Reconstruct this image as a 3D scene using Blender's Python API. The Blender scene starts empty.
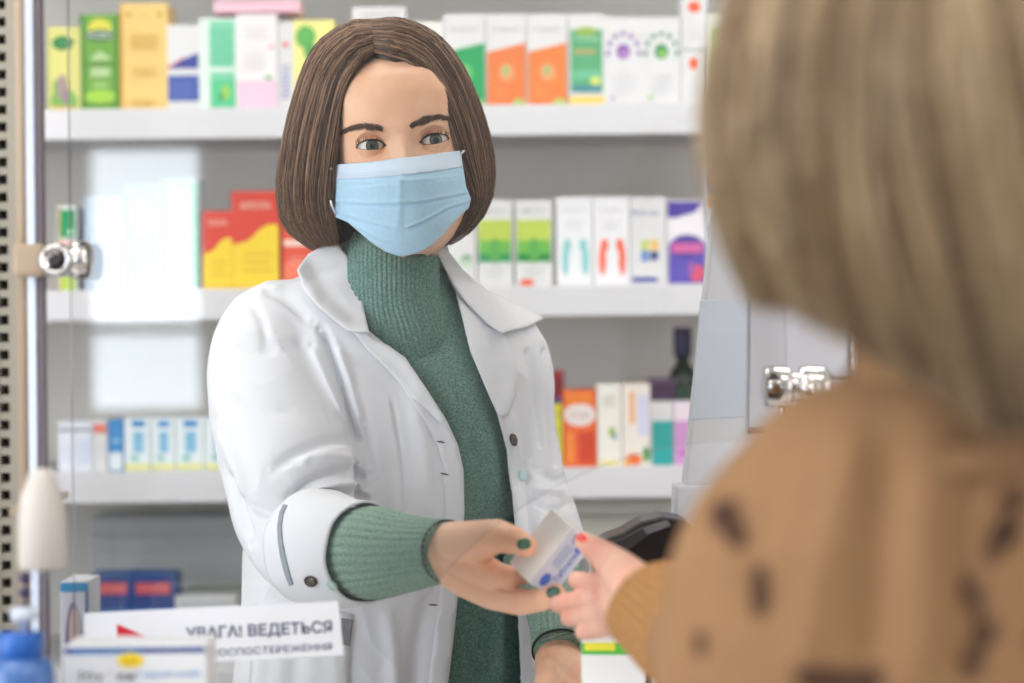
import bpy, bmesh, math, random
import numpy as np
from mathutils import Vector, Matrix, noise
from mathutils.geometry import delaunay_2d_cdt
from mathutils.bvhtree import BVHTree

random.seed(7); rng = np.random.default_rng(7)
SC = bpy.context.scene
COL = SC.collection
F = 1991.0                       # focal length in pixels of the 1024 px wide frame (70 mm)
ROLL = math.radians(0.6)
CAMZ = 1.40
R_ = Vector((math.cos(ROLL), 0, -math.sin(ROLL)))
U_ = Vector((math.sin(ROLL), 0, math.cos(ROLL)))

def P(px, py, Y):
    """world point at depth Y seen at photograph pixel (px, py)"""
    return Vector((0, Y, CAMZ)) + R_ * ((px - 512) / F * Y) + U_ * ((341.5 - py) / F * Y)

def PX(co):
    """numpy world coords -> photograph pixels"""
    co = np.asarray(co); Y = co[:, 1]
    x = co[:, 0]; z = co[:, 2] - CAMZ
    r = x * R_.x + z * R_.z; u = x * U_.x + z * U_.z
    return np.stack([512 + F * r / Y, 341.5 - F * u / Y], 1)

# ------------------------------------------------------------------ camera, light, exposure
cam = bpy.data.cameras.new('camera'); cam.sensor_width = 36; cam.lens = 36 * F / 1024
co = bpy.data.objects.new('camera', cam); COL.objects.link(co)
m = Matrix((R_, U_, Vector((0, -1, 0)))).transposed().to_4x4(); m.translation = (0, 0, CAMZ)
co.matrix_world = m
cam.clip_start = 0.05
cam.dof.use_dof = True; cam.dof.focus_distance = 1.975; cam.dof.aperture_fstop = 2.8
SC.camera = co
SC.view_settings.view_transform = 'Standard'; SC.view_settings.look = 'None'
SC.view_settings.exposure = -0.10; SC.view_settings.gamma = 1.0
SC.cycles.caustics_reflective = False; SC.cycles.caustics_refractive = False
SC.cycles.max_bounces = 8; SC.cycles.transparent_max_bounces = 24

W = bpy.data.worlds.new('daylight'); SC.world = W; W.use_nodes = True
W.node_tree.nodes['Background'].inputs[0].default_value = (0.80, 0.90, 1.0, 1)
W.node_tree.nodes['Background'].inputs[1].default_value = 12.0

def area(name, loc, rot, sx, sy, power, col=(1, 1, 1)):
    l = bpy.data.lights.new(name, 'AREA'); l.shape = 'RECTANGLE'; l.size = sx; l.size_y = sy
    l.energy = power; l.color = col
    o = bpy.data.objects.new(name, l); COL.objects.link(o); o.location = loc; o.rotation_euler = rot
    return o
LAMPS = [(-0.95, 0.9), (0.75, 0.7), (-0.6, 2.25), (0.9, 2.3), (-0.9, -1.0), (0.9, -1.0)]
for lx, ly in LAMPS:
    area('ceiling_light_glow', (lx, ly, 2.655), (0, 0, 0), 1.1, 0.55, 7.0 if ly < 2 else 6.6, (1.0, 0.955, 0.90))
# added soft side lights, out of view, standing in for daylight
area('left_fill_light', (-2.26, 0.35, 1.65), (0, math.radians(-90), 0), 1.7, 2.1, 54, (0.90, 0.95, 1.0))
area('right_fill_light', (2.46, 0.2, 1.65), (0, math.radians(90), 0), 1.7, 1.8, 19, (1.0, 0.97, 0.93))

# ------------------------------------------------------------------ helpers
def lin(c):
    c = c / 255.0
    return c / 12.92 if c <= 0.04045 else ((c + 0.055) / 1.055) ** 2.4
_M = {}
def mat(name, rgb, rough=0.55, metal=0.0, rgb2=None, nscale=30, bump=0.0, bscale=200, spec=0.5, sss=0, emit=0, coat=0, stretch=None, attr=None, trans=0):
    if name in _M: return _M[name]
    m = bpy.data.materials.new(name); m.use_nodes = True; _M[name] = m
    nt = m.node_tree; b = nt.nodes['Principled BSDF']; I = b.inputs
    col = tuple(lin(c) for c in rgb) + (1,)
    I['Base Color'].default_value = col; I['Roughness'].default_value = rough; I['Metallic'].default_value = metal
    I['Specular IOR Level'].default_value = spec
    if trans: I['Transmission Weight'].default_value = trans
    if coat: I['Coat Weight'].default_value = coat
    if sss:
        I['Subsurface Weight'].default_value = sss; I['Subsurface Radius'].default_value = (0.012, 0.004, 0.002)
        I['Subsurface Scale'].default_value = 1.0
    if emit:
        I['Emission Color'].default_value = col; I['Emission Strength'].default_value = emit
    tc = nt.nodes.new('ShaderNodeTexCoord'); src = tc.outputs['Object']
    if stretch:
        mp = nt.nodes.new('ShaderNodeMapping'); mp.inputs['Scale'].default_value = stretch
        nt.links.new(src, mp.inputs[0]); src = mp.outputs[0]
    if attr:
        a = nt.nodes.new('ShaderNodeAttribute'); a.attribute_name = attr
        nt.links.new(a.outputs['Color'], I['Base Color'])
    elif rgb2:
        n = nt.nodes.new('ShaderNodeTexNoise'); n.inputs['Scale'].default_value = nscale; n.inputs['Detail'].default_value = 4
        nt.links.new(src, n.inputs['Vector'])
        r = nt.nodes.new('ShaderNodeValToRGB'); nt.links.new(n.outputs[0], r.inputs[0])
        r.color_ramp.elements[0].position = 0.35; r.color_ramp.elements[1].position = 0.65
        r.color_ramp.elements[0].color = col; r.color_ramp.elements[1].color = tuple(lin(c) for c in rgb2) + (1,)
        nt.links.new(r.outputs[0], I['Base Color'])
    if bump:
        n = nt.nodes.new('ShaderNodeTexNoise'); n.inputs['Scale'].default_value = bscale; n.inputs['Detail'].default_value = 3
        nt.links.new(src, n.inputs['Vector'])
        bp = nt.nodes.new('ShaderNodeBump'); bp.inputs['Strength'].default_value = bump; bp.inputs['Distance'].default_value = 0.001
        nt.links.new(n.outputs[0], bp.inputs['Height']); nt.links.new(bp.outputs[0], I['Normal'])
    return m
def ink(rgb):
    return mat('print_%02x%02x%02x' % tuple(rgb), rgb, 0.45)

def tag(o, label=None, cat=None, group=None, kind=None):
    if label: o['label'] = label
    if cat: o['category'] = cat
    if group: o['group'] = group
    if kind: o['kind'] = kind
    return o
def thing(name, label, cat, loc, group=None):
    o = bpy.data.objects.new(name, None); COL.objects.link(o); o.location = loc; o.empty_display_size = 0.05
    return tag(o, label, cat, group)
def wpos(o):
    v = Vector(o.location)
    return v if o.parent is None else v + wpos(o.parent) if o.type == 'EMPTY' else v
def link(name, me, parent=None, label=None):
    """mesh data given in world coordinates; parents sit unrotated"""
    o = bpy.data.objects.new(name, me); COL.objects.link(o)
    if parent is not None:
        o.parent = parent
        root = parent
        while root.parent is not None: root = root.parent
        if root.type == 'EMPTY' and parent is root:
            o.matrix_parent_inverse = Matrix.Translation(-Vector(root.location))
    if label: o['label'] = label
    return o
def mk(name, V, Fs, mats, parent=None, smooth=True, fm=None, label=None, kind=None):
    me = bpy.data.meshes.new(name)
    if isinstance(V, np.ndarray): V = V.tolist()
    if isinstance(Fs, np.ndarray): Fs = Fs.tolist()
    me.from_pydata([tuple(v) for v in V], [], Fs)
    if not isinstance(mats, (list, tuple)): mats = [mats]
    for m_ in mats: me.materials.append(m_)
    if fm is not None: me.polygons.foreach_set('material_index', np.asarray(fm, dtype=np.int32))
    me.polygons.foreach_set('use_smooth', np.full(len(me.polygons), bool(smooth)))
    me.update()
    o = link(name, me, parent, label)
    if kind: o['kind'] = kind
    return o

class MB:
    def __init__(s): s.v = []; s.f = []; s.m = []
    def add(s, V, Fs, mi=0):
        n = len(s.v); s.v += [tuple(v) for v in V]; s.f += [tuple(i + n for i in f) for f in Fs]; s.m += [mi] * len(Fs)
        return s
    def box(s, x0, x1, y0, y1, z0, z1, mi=0, bev=0.0):
        if bev <= 0:
            V = [(x, y, z) for z in (z0, z1) for y in (y0, y1) for x in (x0, x1)]
            return s.add(V, [(0, 2, 3, 1), (4, 5, 7, 6), (0, 1, 5, 4), (2, 6, 7, 3), (0, 4, 6, 2), (1, 3, 7, 5)], mi)
        b = bmesh.new(); bmesh.ops.create_cube(b, size=1)
        for v in b.verts: v.co = Vector((x0 + (v.co.x + .5) * (x1 - x0), y0 + (v.co.y + .5) * (y1 - y0), z0 + (v.co.z + .5) * (z1 - z0)))
        bmesh.ops.bevel(b, geom=b.edges[:], offset=bev, segments=2, affect='EDGES', profile=0.6)
        b.verts.index_update(); s.add([v.co for v in b.verts], [[v.index for v in f.verts] for f in b.faces], mi); b.free()
        return s
    def tube(s, pts, rad, n=12, mi=0, caps=True, sq=None):
        pts = [Vector(p) for p in pts]
        if not isinstance(rad, (list, tuple, np.ndarray)): rad = [rad] * len(pts)
        V = []; Fs = []
        t0 = (pts[1] - pts[0]).normalized()
        ref = Vector((0, 0, 1)) if abs(t0.z) < 0.9 else Vector((0, 1, 0))
        nrm = t0.cross(ref).normalized()
        for i, p in enumerate(pts):
            t = (pts[min(i + 1, len(pts) - 1)] - pts[max(i - 1, 0)]).normalized()
            nrm = (nrm - t * nrm.dot(t)).normalized(); bn = t.cross(nrm)
            for k in range(n):
                a = 2 * math.pi * (k + .5) / n
                V.append(p + (nrm * math.cos(a) + bn * math.sin(a)) * rad[i])
        for i in range(len(pts) - 1):
            for k in range(n):
                k2 = (k + 1) % n
                Fs.append((i * n + k, i * n + k2, (i + 1) * n + k2, (i + 1) * n + k))
        if caps:
            Fs.append(tuple(range(n))[::-1]); Fs.append(tuple((len(pts) - 1) * n + k for k in range(n)))
        return s.add(V, Fs, mi)
    def lathe(s, c, prof, n=24, mi=0, axis='Z'):
        """prof: (r, h) pairs; closed with caps"""
        c = Vector(c); V = []; Fs = []
        for r, h in prof:
            for k in range(n):
                a = 2 * math.pi * k / n
                u, w = r * math.cos(a), r * math.sin(a)
                V.append(c + (Vector((u, w, h)) if axis == 'Z' else Vector((h, u, w)) if axis == 'X' else Vector((u, -h, w))))
        for i in range(len(prof) - 1):
            for k in range(n):
                k2 = (k + 1) % n
                Fs.append((i * n + k, i * n + k2, (i + 1) * n + k2, (i + 1) * n + k))
        Fs.append(tuple(range(n))[::-1]); Fs.append(tuple((len(prof) - 1) * n + k for k in range(n)))
        return s.add(V, Fs, mi)
    def build(s, name, mats, parent=None, smooth=False, label=None):
        o = mk(name, s.v, s.f, mats, parent, smooth, s.m, label)
        return o

def text_mesh(body, size, bold=0.0):
    c = bpy.data.curves.new('t', 'FONT'); c.body = body; c.size = size; c.offset = bold; c.align_x = 'CENTER'; c.align_y = 'CENTER'
    c.resolution_u = 2; c.extrude = 0.0
    o = bpy.data.objects.new('t', c); COL.objects.link(o); bpy.context.view_layer.update()
    me = o.to_mesh(); V = np.array([v.co[:] for v in me.vertices]); Fs = [list(p.vertices) for p in me.polygons]
    o.to_mesh_clear(); bpy.data.objects.remove(o); bpy.data.curves.remove(c)
    return V, Fs

def spline(pts, n):
    """Catmull-Rom resampling of a list of equal-length tuples -> (n, k) array, by chord length"""
    p = np.array(pts, float)
    if len(p) == 2: t = np.linspace(0, 1, n)[:, None]; return p[0] * (1 - t) + p[1] * t
    d = np.r_[0, np.cumsum(np.linalg.norm(np.diff(p[:, :2], axis=0), axis=1) + 1e-9)]
    q = np.vstack([2 * p[0] - p[1], p, 2 * p[-1] - p[-2]])
    out = []
    for s in np.linspace(0, d[-1], n):
        i = min(max(np.searchsorted(d, s, 'right') - 1, 0), len(p) - 2)
        t = (s - d[i]) / (d[i + 1] - d[i])
        a, b, c, e = q[i], q[i + 1], q[i + 2], q[i + 3]
        out.append(0.5 * ((2 * b) + (-a + c) * t + (2 * a - 5 * b + 4 * c - e) * t ** 2 + (-a + 3 * b - 3 * c + e) * t ** 3))
    return np.array(out)
def sstep(a, b, x):
    t = np.clip((x - a) / (b - a), 0, 1); return t * t * (3 - 2 * t)

def eval_mods(V, Fs, mods):
    me = bpy.data.meshes.new('tmp'); me.from_pydata([tuple(v) for v in V], [], [tuple(f) for f in Fs])
    o = bpy.data.objects.new('tmp', me); COL.objects.link(o)
    for typ, kw in mods:
        md = o.modifiers.new('m', typ)
        for k, v in kw.items(): setattr(md, k, v)
    dg = bpy.context.evaluated_depsgraph_get(); dg.update()
    ev = o.evaluated_get(dg); m2 = ev.to_mesh()
    n = len(m2.vertices); A = np.empty(n * 3, np.float32); m2.vertices.foreach_get('co', A)
    N = np.empty(n * 3, np.float32); m2.vertices.foreach_get('normal', N)
    Fo = [tuple(p.vertices) for p in m2.polygons]
    ev.to_mesh_clear(); bpy.data.objects.remove(o); bpy.data.meshes.remove(me)
    return A.reshape(-1, 3).astype(float), Fo, N.reshape(-1, 3)

def polydist(px, pts):
    p = np.array(pts, float); best = np.full(len(px), 1e9)
    for a, b in zip(p[:-1], p[1:]):
        ab = b - a; t = np.clip(((px - a) @ ab) / (ab @ ab + 1e-9), 0, 1)
        best = np.minimum(best, np.linalg.norm(px - (a + t[:, None] * ab), axis=1))
    return best
def sculpt(V, N, strokes, ymax=9):
    px = PX(V); front = sstep(-0.05, 0.35, -N[:, 1]) * (V[:, 1] < ymax)
    for pts, w, amp in strokes:
        pts = spline(pts, 14)
        c = np.array(pts); lo = c.min(0) - 4 * w; hi = c.max(0) + 4 * w
        idx = np.where((px > lo).all(1) & (px < hi).all(1) & (front > 0))[0]
        if not len(idx): continue
        d = polydist(px[idx], pts)
        ends = np.minimum(np.linalg.norm(px[idx] - c[0], axis=1), np.linalg.norm(px[idx] - c[-1], axis=1))
        fade = sstep(0, 3 * w, ends + w * .6)
        V[idx] += N[idx] * (amp * np.exp(-(d / w) ** 2) * fade * front[idx])[:, None]
    return V
def inpoly(px, poly):
    poly = np.array(poly, float); x, y = px[:, 0], px[:, 1]; r = np.zeros(len(px), bool)
    j = len(poly) - 1
    for i in range(len(poly)):
        xi, yi = poly[i]; xj, yj = poly[j]
        with np.errstate(divide='ignore', invalid='ignore'):
            r ^= ((yi > y) != (yj > y)) & (x < (xj - xi) * (y - yi) / (yj - yi + 1e-12) + xi)
        j = i
    return r
def grid_poly(poly, step):
    """triangulated polygon with inner grid points -> pts (n,2), faces"""
    poly = np.array(poly, float); B = []
    for a, b in zip(poly, np.roll(poly, -1, 0)):
        k = max(1, int(np.linalg.norm(b - a) / step))
        for i in range(k): B.append(a + (b - a) * i / k)
    B = np.array(B); lo, hi = B.min(0), B.max(0)
    gx, gy = np.meshgrid(np.arange(lo[0], hi[0], step), np.arange(lo[1], hi[1], step))
    G = np.stack([gx.ravel(), gy.ravel()], 1); G = G[inpoly(G, B)]
    if len(G): G = G[polydist(G, np.vstack([B, B[:1]])) > step * .45]
    pts = [Vector(p) for p in np.vstack([B, G])] if len(G) else [Vector(p) for p in B]
    e = [(i, (i + 1) % len(B)) for i in range(len(B))]
    v, _, f, *_r = delaunay_2d_cdt(pts, e, [], 1, 1e-4)
    return np.array([tuple(p) for p in v]), [tuple(x) for x in f]
def drape(name, poly, step, bvh, off, mats, parent, thick=0.0015, label=None, strokes=None, depth=None, smooth=True):
    """a cloth patch with the given outline lying on a surface; off: metres proud of it (number or f(px))"""
    pts, fs = grid_poly(poly, step)
    O = Vector((0, 0, CAMZ)); V = np.zeros((len(pts), 3)); last = None
    offs = off(pts) if callable(off) else np.full(len(pts), off)
    Ys = np.full(len(pts), np.nan)
    if depth is not None: Ys = depth(pts)
    else:
        for i, p in enumerate(pts):
            d = (P(p[0], p[1], 1.0) - O).normalized(); h = bvh.ray_cast(O, d)
            if h[0] is not None: Ys[i] = h[0].y
        bad = np.isnan(Ys)
        if bad.any():
            good = np.where(~bad)[0]
            for i in np.where(bad)[0]:
                Ys[i] = Ys[good[np.argmin(((pts[good] - pts[i]) ** 2).sum(1))]]
        med = Ys.copy()
    for i, p in enumerate(pts): V[i] = P(p[0], p[1], Ys[i] - offs[i])
    if strokes:
        N = np.tile([0, -1.0, 0], (len(V), 1)); V = sculpt(V, N, strokes)
    fs2 = []
    for f in fs:
        a, b, c = V[f[0]], V[f[1]], V[f[2]]
        n = np.cross(b - a, c - a); fs2.append(f if n[1] < 0 else f[::-1])
    o = mk(name, V, fs2, mats, parent, smooth, None, label)
    if thick:
        md = o.modifiers.new('thickness', 'SOLIDIFY'); md.thickness = thick; md.offset = -1
    return o
class Near:
    """nearest hit over several surfaces"""
    def __init__(s, *b): s.b = b
    def ray_cast(s, o, d):
        hs = [h for h in (b.ray_cast(o, d) for b in s.b) if h[0] is not None]
        return min(hs, key=lambda h: h[3]) if hs else (None, None, None, None)
def bvh_of(V, Fs): return BVHTree.FromPolygons([Vector(v) for v in V], Fs)
# ------------------------------------------------------------------ setting
wall_m = mat('wall_paint', (214, 210, 204), 0.8, bump=.1)
def struct(name, mb, m_, parent=None):
    o = mb.build(name, m_, parent)
    if parent is None: o['kind'] = 'structure'
    return o
CT = 1.045     # counter top
struct('floor', MB().box(-2.4, 2.6, -3.1, 3.4, -0.05, 0.0), mat('floor_tile', (190, 184, 176), 0.35, rgb2=(180, 174, 166), nscale=4))
struct('ceiling', MB().box(-2.4, 2.6, -3.1, 3.4, 2.70, 2.76), mat('ceiling_paint', (236, 234, 230), 0.9))
struct('wall_left', MB().box(-2.4, -2.3, -3.1, 3.4, 0, 2.7), wall_m)
struct('wall_right', MB().box(2.5, 2.6, -3.1, 3.4, 0, 2.7), wall_m)
struct('wall_back', MB().box(-2.3, 2.5, 3.32, 3.4, 0, 2.7), wall_m)
wf = MB()   # street side wall with three window openings
WIN = [(-1.36, -0.96, 1.17, 2.05), (-1.9, -1.6, 0.9, 2.1), (1.75, 2.2, 0.9, 2.1)]
wf.box(-2.3, -1.9, -3.1, -3.0, 0, 2.7).box(-1.6, -1.36, -3.1, -3.0, 0, 2.7).box(-0.96, 1.75, -3.1, -3.0, 0, 2.7).box(2.2, 2.5, -3.1, -3.0, 0, 2.7)
for x0, x1, z0, z1 in WIN: wf.box(x0, x1, -3.1, -3.0, 0, z0).box(x0, x1, -3.1, -3.0, z1, 2.7)
struct('wall_front', wf, mat('wall_front_grey', (172, 174, 178), .85))
fr_m = mat('window_frame_white', (235, 235, 235), 0.4)
for i, (x0, x1, z0, z1) in enumerate(WIN):
    w = .03; b = MB().box(x0, x0 + w, -3.02, -2.98, z0, z1).box(x1 - w, x1, -3.02, -2.98, z0, z1).box(x0 + w, x1 - w, -3.02, -2.98, z0, z0 + w).box(x0 + w, x1 - w, -3.02, -2.98, z1 - w, z1)
    if i == 0: b.box(x0 + w, x1 - w, -3.02, -2.98, 1.435, 1.465)
    struct('window_%d' % (i + 1), b, fr_m)
for nm, xa, xb, ya, yb in (('window_4', -2.30, -2.262, -.75, 1.45), ('window_5', 2.462, 2.5, -.75, 1.15)):  # window frames made up to surround the added side lights
    b = MB()
    for z0, z1 in ((.74, .80), (2.50, 2.56)): b.box(xa, xb, ya, yb, z0, z1)
    for y in (ya, yb - .05, (ya + yb) / 2 - .02): b.box(xa, xb, y, y + .05, .8, 2.5)
    struct(nm, b, fr_m)
for lx, ly in LAMPS:
    t = thing('ceiling_light', 'flat white ceiling light panel above the %s, on the %s' % ('shelves' if ly > 2 else 'counter' if ly > 0 else 'customer area', 'left' if lx < 0 else 'right'), 'lamp', (lx, ly, 2.66), 'ceiling light panels')
    MB().box(lx - .6, lx + .6, ly - .3, ly + .3, 2.665, 2.70).build('housing', fr_m, t)
    MB().box(lx - .56, lx + .56, ly - .27, ly + .27, 2.658, 2.666).build('diffuser', mat('lamp_diffuser', (255, 250, 240), .5, emit=2.5), t)

# ------------------------------------------------------------------ shelving behind the pharmacist
shelf_m = mat('shelf_white', (214, 214, 217), 0.45)
back_m = mat('shelf_back_grey', (236, 232, 226), 0.6, bump=.05)
grey_m = mat('drawer_grey', (176, 175, 166), 0.5)
YF = 2.86                                         # front edge of the shelves
def zline(py, Y): return P(512, py, Y).z
SZ = [zline(109, YF + .03), zline(288, YF + .03), zline(468, YF + .03), zline(664, YF + .03)]
unit = thing('wall_shelving', 'white wall shelving with a grey back panel full of medicine boxes', 'shelves', (0, 3.1, 0))
MB().box(-1.3, 1.35, 3.235, 3.262, 0, 2.65).build('back_panel', back_m, unit)
for i, z in enumerate(SZ):
    s = MB().box(-1.28, 1.33, YF + .004, 3.235, z - .022, z, bev=.001).build('shelf', shelf_m, unit)
    x1 = 1.33
    MB().box(-1.28, 1.33, YF - .008, YF + .004, z - .042, z + .002, bev=.0015).build('price_rail', mat('rail_white', (218, 218, 224), .35), s)
MB().box(-1.28, 1.33, YF, 3.235, 2.02, 2.045, bev=.001).build('shelf', shelf_m, unit)
MB().box(-1.28, 1.33, YF, 3.235, 0.08, 0.1, bev=.001).build('shelf', shelf_m, unit)
MB().box(-1.305, -1.28, YF, 3.235, 0, 2.65, bev=.001).build('side_panel', shelf_m, unit)
MB().box(1.33, 1.355, YF, 3.235, 0, 2.65, bev=.001).build('side_panel', shelf_m, unit)
# grey drawers between the third shelf and the base, right of the pharmacist
for k in range(3):
    for c in range(2):
        x0 = -0.12 + c * .52; z1 = SZ[2] - .04 - k * .17
        d = MB().box(x0, x0 + .51, YF + .012, YF + .03, z1 - .16, z1, bev=.003).build('drawer_front', grey_m, unit)
        MB().box(x0 + .18, x0 + .33, YF + .000, YF + .012, z1 - .026, z1 - .016, bev=.001).build('handle', mat('handle_grey', (150, 150, 146), .4), d)
# slotted steel upright, left edge of the photograph
up = thing('slotted_upright', 'grey beige slotted steel shelf upright at the left edge', 'upright', P(6, 341, 2.45) * Vector((1, 1, 0)) if False else Vector((P(6, 341, 2.45).x, 2.45, 0)))
ux = up.location.x; um = mat('upright_beige', (160, 153, 140), .45, metal=.1); dk = mat('slot_black', (58, 54, 54), .7)
MB().box(ux - .034, ux - .006, 2.44, 2.47, 0, 2.65).build('flange', um, up)
MB().box(ux + .006, ux + .020, 2.44, 2.47, 0, 2.65).build('flange', um, up)
rung = MB()
for k in range(120): rung.box(ux - .006, ux + .006, 2.4415, 2.469, .02 + k * .0215, .02 + k * .0215 + .0095)
rung.build('punched_web', um, up); MB().box(ux - .006, ux + .006, 2.462, 2.469, 0, 2.65).build('inner_channel', dk, up)

# ------------------------------------------------------------------ medicine boxes
WHT = (220, 220, 223)
def carton(x0, x1, ytop, shelf, rgb, deco, label, group, Y=YF + .03, depth=.07, name='medicine_box', zb=None, yaw=0, side=None, cat='box', ybot=None):
    """upright carton standing on a shelf; x0,x1,ytop in photo pixels at depth Y"""
    xm = (x0 + x1) / 2; c = P(xm, ytop, Y); w = (x1 - x0) / F * Y
    z0 = (SZ[shelf] if zb is None else zb) + .0005; h = c.z - z0
    t = thing(name, label, cat, (c.x, Y + depth / 2, z0), group)
    a = math.radians(yaw); ca, sa = math.cos(a), math.sin(a)
    def tw(v):
        x, y, z = v; return (c.x + x * ca - y * sa, Y + depth / 2 + x * sa + y * ca, z0 + z)
    b = MB().box(-w / 2, w / 2, -depth / 2, depth / 2, 0, h, bev=.0007); b.v = [tw(v) for v in b.v]
    b.build('carton', mat('card_%02x%02x%02x' % tuple(rgb), rgb, .5, bump=.03), t)
    fl = MB().box(-w / 2 + .001, w / 2 - .001, -depth / 2 + .004, depth / 2 - .001, h - .0002, h + .0004); fl.v = [tw(v) for v in fl.v]
    fl.build('top_flap', mat('card_%02x%02x%02x' % tuple(rgb), rgb), t)
    if deco:
        pr = MB(); mats = []; lay = 0.0003
        for d in deco:
            k, u, v, sw, sh, col = d[:6]; mm = ink(col)
            if mm not in mats: mats.append(mm)
            mi = mats.index(mm); lay += .00012; yy = -depth / 2 - lay
            if k == 'r': V = [(u - sw / 2, v - sh / 2), (u + sw / 2, v - sh / 2), (u + sw / 2, v + sh / 2), (u - sw / 2, v + sh / 2)]; Fs = [(0, 1, 2, 3)]
            elif k == 'e':
                V = [(u + sw / 2 * math.cos(q * math.pi / 10), v + sh / 2 * math.sin(q * math.pi / 10)) for q in range(20)]; Fs = [tuple(range(20))]
            elif k == 'p': V = d[6]; Fs = [tuple(range(len(V)))]
            elif k == 't':
                A, Fs = text_mesh(d[6], 1.0); A = A - (A.min(0) + A.max(0)) / 2; e = A.max(0) - A.min(0)
                V = [(u + q[0] / e[0] * sw, v + q[1] / e[1] * sh) for q in A]
            V = [tw(((q[0] - .5) * w * .985, yy, q[1] * h * .985 + h * .007)) for q in V]
            pr.add(V, Fs, mi)
        pr.build('printed_front', mats, t)
    return t
G0 = 'medicine boxes on the top shelf'; G1 = 'medicine boxes on the middle shelf'; G2 = 'medicine boxes on the lower shelf'; G3 = 'medicine boxes on the bottom shelf'
def R(u, v, w, h, c): return ('r', u, v, w, h, c)
def Eo(u, v, w, h, c): return ('e', u, v, w, h, c)
def T(u, v, w, h, c, s): return ('t', u, v, w, h, c, s)
def Pg(c, pts): return ('p', 0, 0, 0, 0, c, pts)
LG = (206, 206, 214)
def lines(u, v0, w, n, c, dv=.05, h=.016): return [R(u + (.0 if i % 2 == 0 else -.03), v0 - i * dv, w * (1 if i % 2 == 0 else .85), h, c) for i in range(n)]
# --- top shelf
carton(6, 22, 28, 0, WHT, [R(.6, .8, .5, .3, (80, 180, 90)), R(.6, .2, .4, .2, (90, 180, 100))], 'white and green box mostly hidden by the left metal post', G0, Y=YF + .05)
carton(46, 80, 27, 0, (212, 208, 128), [Eo(.46, .82, .62, .17, (30, 120, 62)), Pg((30, 120, 62), [(.6, .89), (.86, .84), (.62, .75)]), T(.45, .82, .4, .045, (120, 190, 130), 'чай'),
       Eo(.5, .14, .8, .28, (120, 172, 84)), Eo(.45, .3, .34, .3, (158, 140, 138)), Eo(.55, .2, .2, .2, (150, 120, 140)), Eo(.25, .25, .14, .3, (120, 165, 90)), R(.5, .045, .6, .06, (214, 170, 90)), R(.02, .5, .03, 1, (120, 150, 70))],
       'pale yellow tea box with a dark green leaf emblem on top shelf', G0, yaw=1)
carton(80, 119, 14, 0, (106, 162, 58), [R(.06, .5, .1, 1, (62, 128, 40)), R(.95, .5, .08, 1, (70, 138, 40)), Eo(.52, .86, .62, .2, (216, 210, 72)), Eo(.52, .79, .78, .12, (60, 96, 70)), T(.52, .79, .66, .07, (220, 232, 220), 'НОВО'),
       Pg((178, 206, 150), [(.28, .56), (.5, .63), (.78, .56), (.78, .53), (.28, .53)]), R(.52, .41, .5, .1, (176, 206, 150)), R(.52, .28, .4, .06, (150, 196, 110)), Eo(.52, .16, .8, .14, (160, 206, 66)), R(.52, .49, .88, .015, (70, 130, 50))],
       'bright green box with a yellow dome and pale lettering on top shelf', G0, yaw=-1)
carton(119, 167, 3, 0, (232, 198, 122), [T(.5, .89, .2, .03, (190, 150, 60), 'чай'), R(.2, .9, .08, .04, (150, 150, 60)), R(.85, .9, .08, .04, (150, 150, 60)), *lines(.52, .71, .62, 5, (220, 178, 90), .03), *lines(.52, .4, .5, 3, (224, 186, 100), .03), *lines(.5, .1, .5, 2, (214, 176, 92), .03), R(.03, .5, .05, 1, (214, 170, 84))],
       'tall plain orange yellow box, tallest on the left of the top shelf', G0)
carton(167, 199, 25, 0, WHT, [Pg((52, 66, 150), [(.02, .5), (.4, .6), (.98, .68), (.98, .5)]), Pg((214, 92, 100), [(.0, .52), (.5, .63), (.5, .61), (.0, .49)]), R(.5, .27, .98, .3, (66, 88, 168)), R(.5, .62, .01, .02, (52, 66, 150)), *lines(.5, .33, .7, 4, (96, 116, 190), .05)],
       'white box with dark blue band and blue lower panel on top shelf', G0)
carton(199, 236, 18, 0, (222, 236, 230), [R(.62, .5, .68, .96, (126, 206, 172)), *lines(.6, .86, .7, 6, (90, 190, 150), .07, .03), R(.5, .45, .9, .05, (222, 238, 230)), R(.64, .19, .66, .3, (84, 196, 140)), Eo(.7, .2, .26, .16, (150, 200, 90)), Eo(.58, .15, .14, .1, (60, 150, 100))],
       'white and mint green striped box beside the pink and white box', G0)
carton(236, 277, 14, 0, (236, 232, 236), [R(.5, .16, .98, .3, (236, 200, 222)), *lines(.5, .86, .6, 3, (214, 204, 214), .05), Eo(.86, .66, .12, .04, (230, 140, 170)), Eo(.78, .34, .2, .04, (110, 180, 110)), *lines(.45, .6, .6, 4, (222, 216, 222), .05)],
       'tall white box with a pale pink lower quarter on top shelf', G0)
b7 = carton(214, 300, 0, 0, (240, 198, 214), [R(.5, .85, .96, .1, (228, 160, 186)), R(.5, .1, .96, .1, (228, 160, 186))], 'flat pink box lying across the white and mint boxes', G0, zb=P(250, 13.0, YF + .03).z, depth=.06)
carton(278, 293, 22, 0, WHT, [*lines(.5, .5, .6, 8, (130, 130, 190), .05, .02), Eo(.5, .75, .5, .06, (230, 130, 130))], 'narrow white box with small blue marks beside yellow leafy box', G0)
carton(293, 334, 20, 0, (240, 232, 146), [Eo(.3, .82, .5, .26, (92, 176, 84)), Eo(.4, .66, .3, .2, (80, 160, 80)), Eo(.85, .68, .22, .12, (240, 140, 50)), R(.5, .25, .9, .3, (236, 214, 160)), Eo(.5, .35, .5, .14, (236, 170, 90))],
       'light yellow box with green clover leaves beside the pharmacist\'s hair', G0)
carton(352, 405, 7, 0, WHT, [*lines(.5, .93, .6, 1, (170, 170, 180), .05)], 'white box showing its top edge above the pharmacist\'s head', G0)
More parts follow.
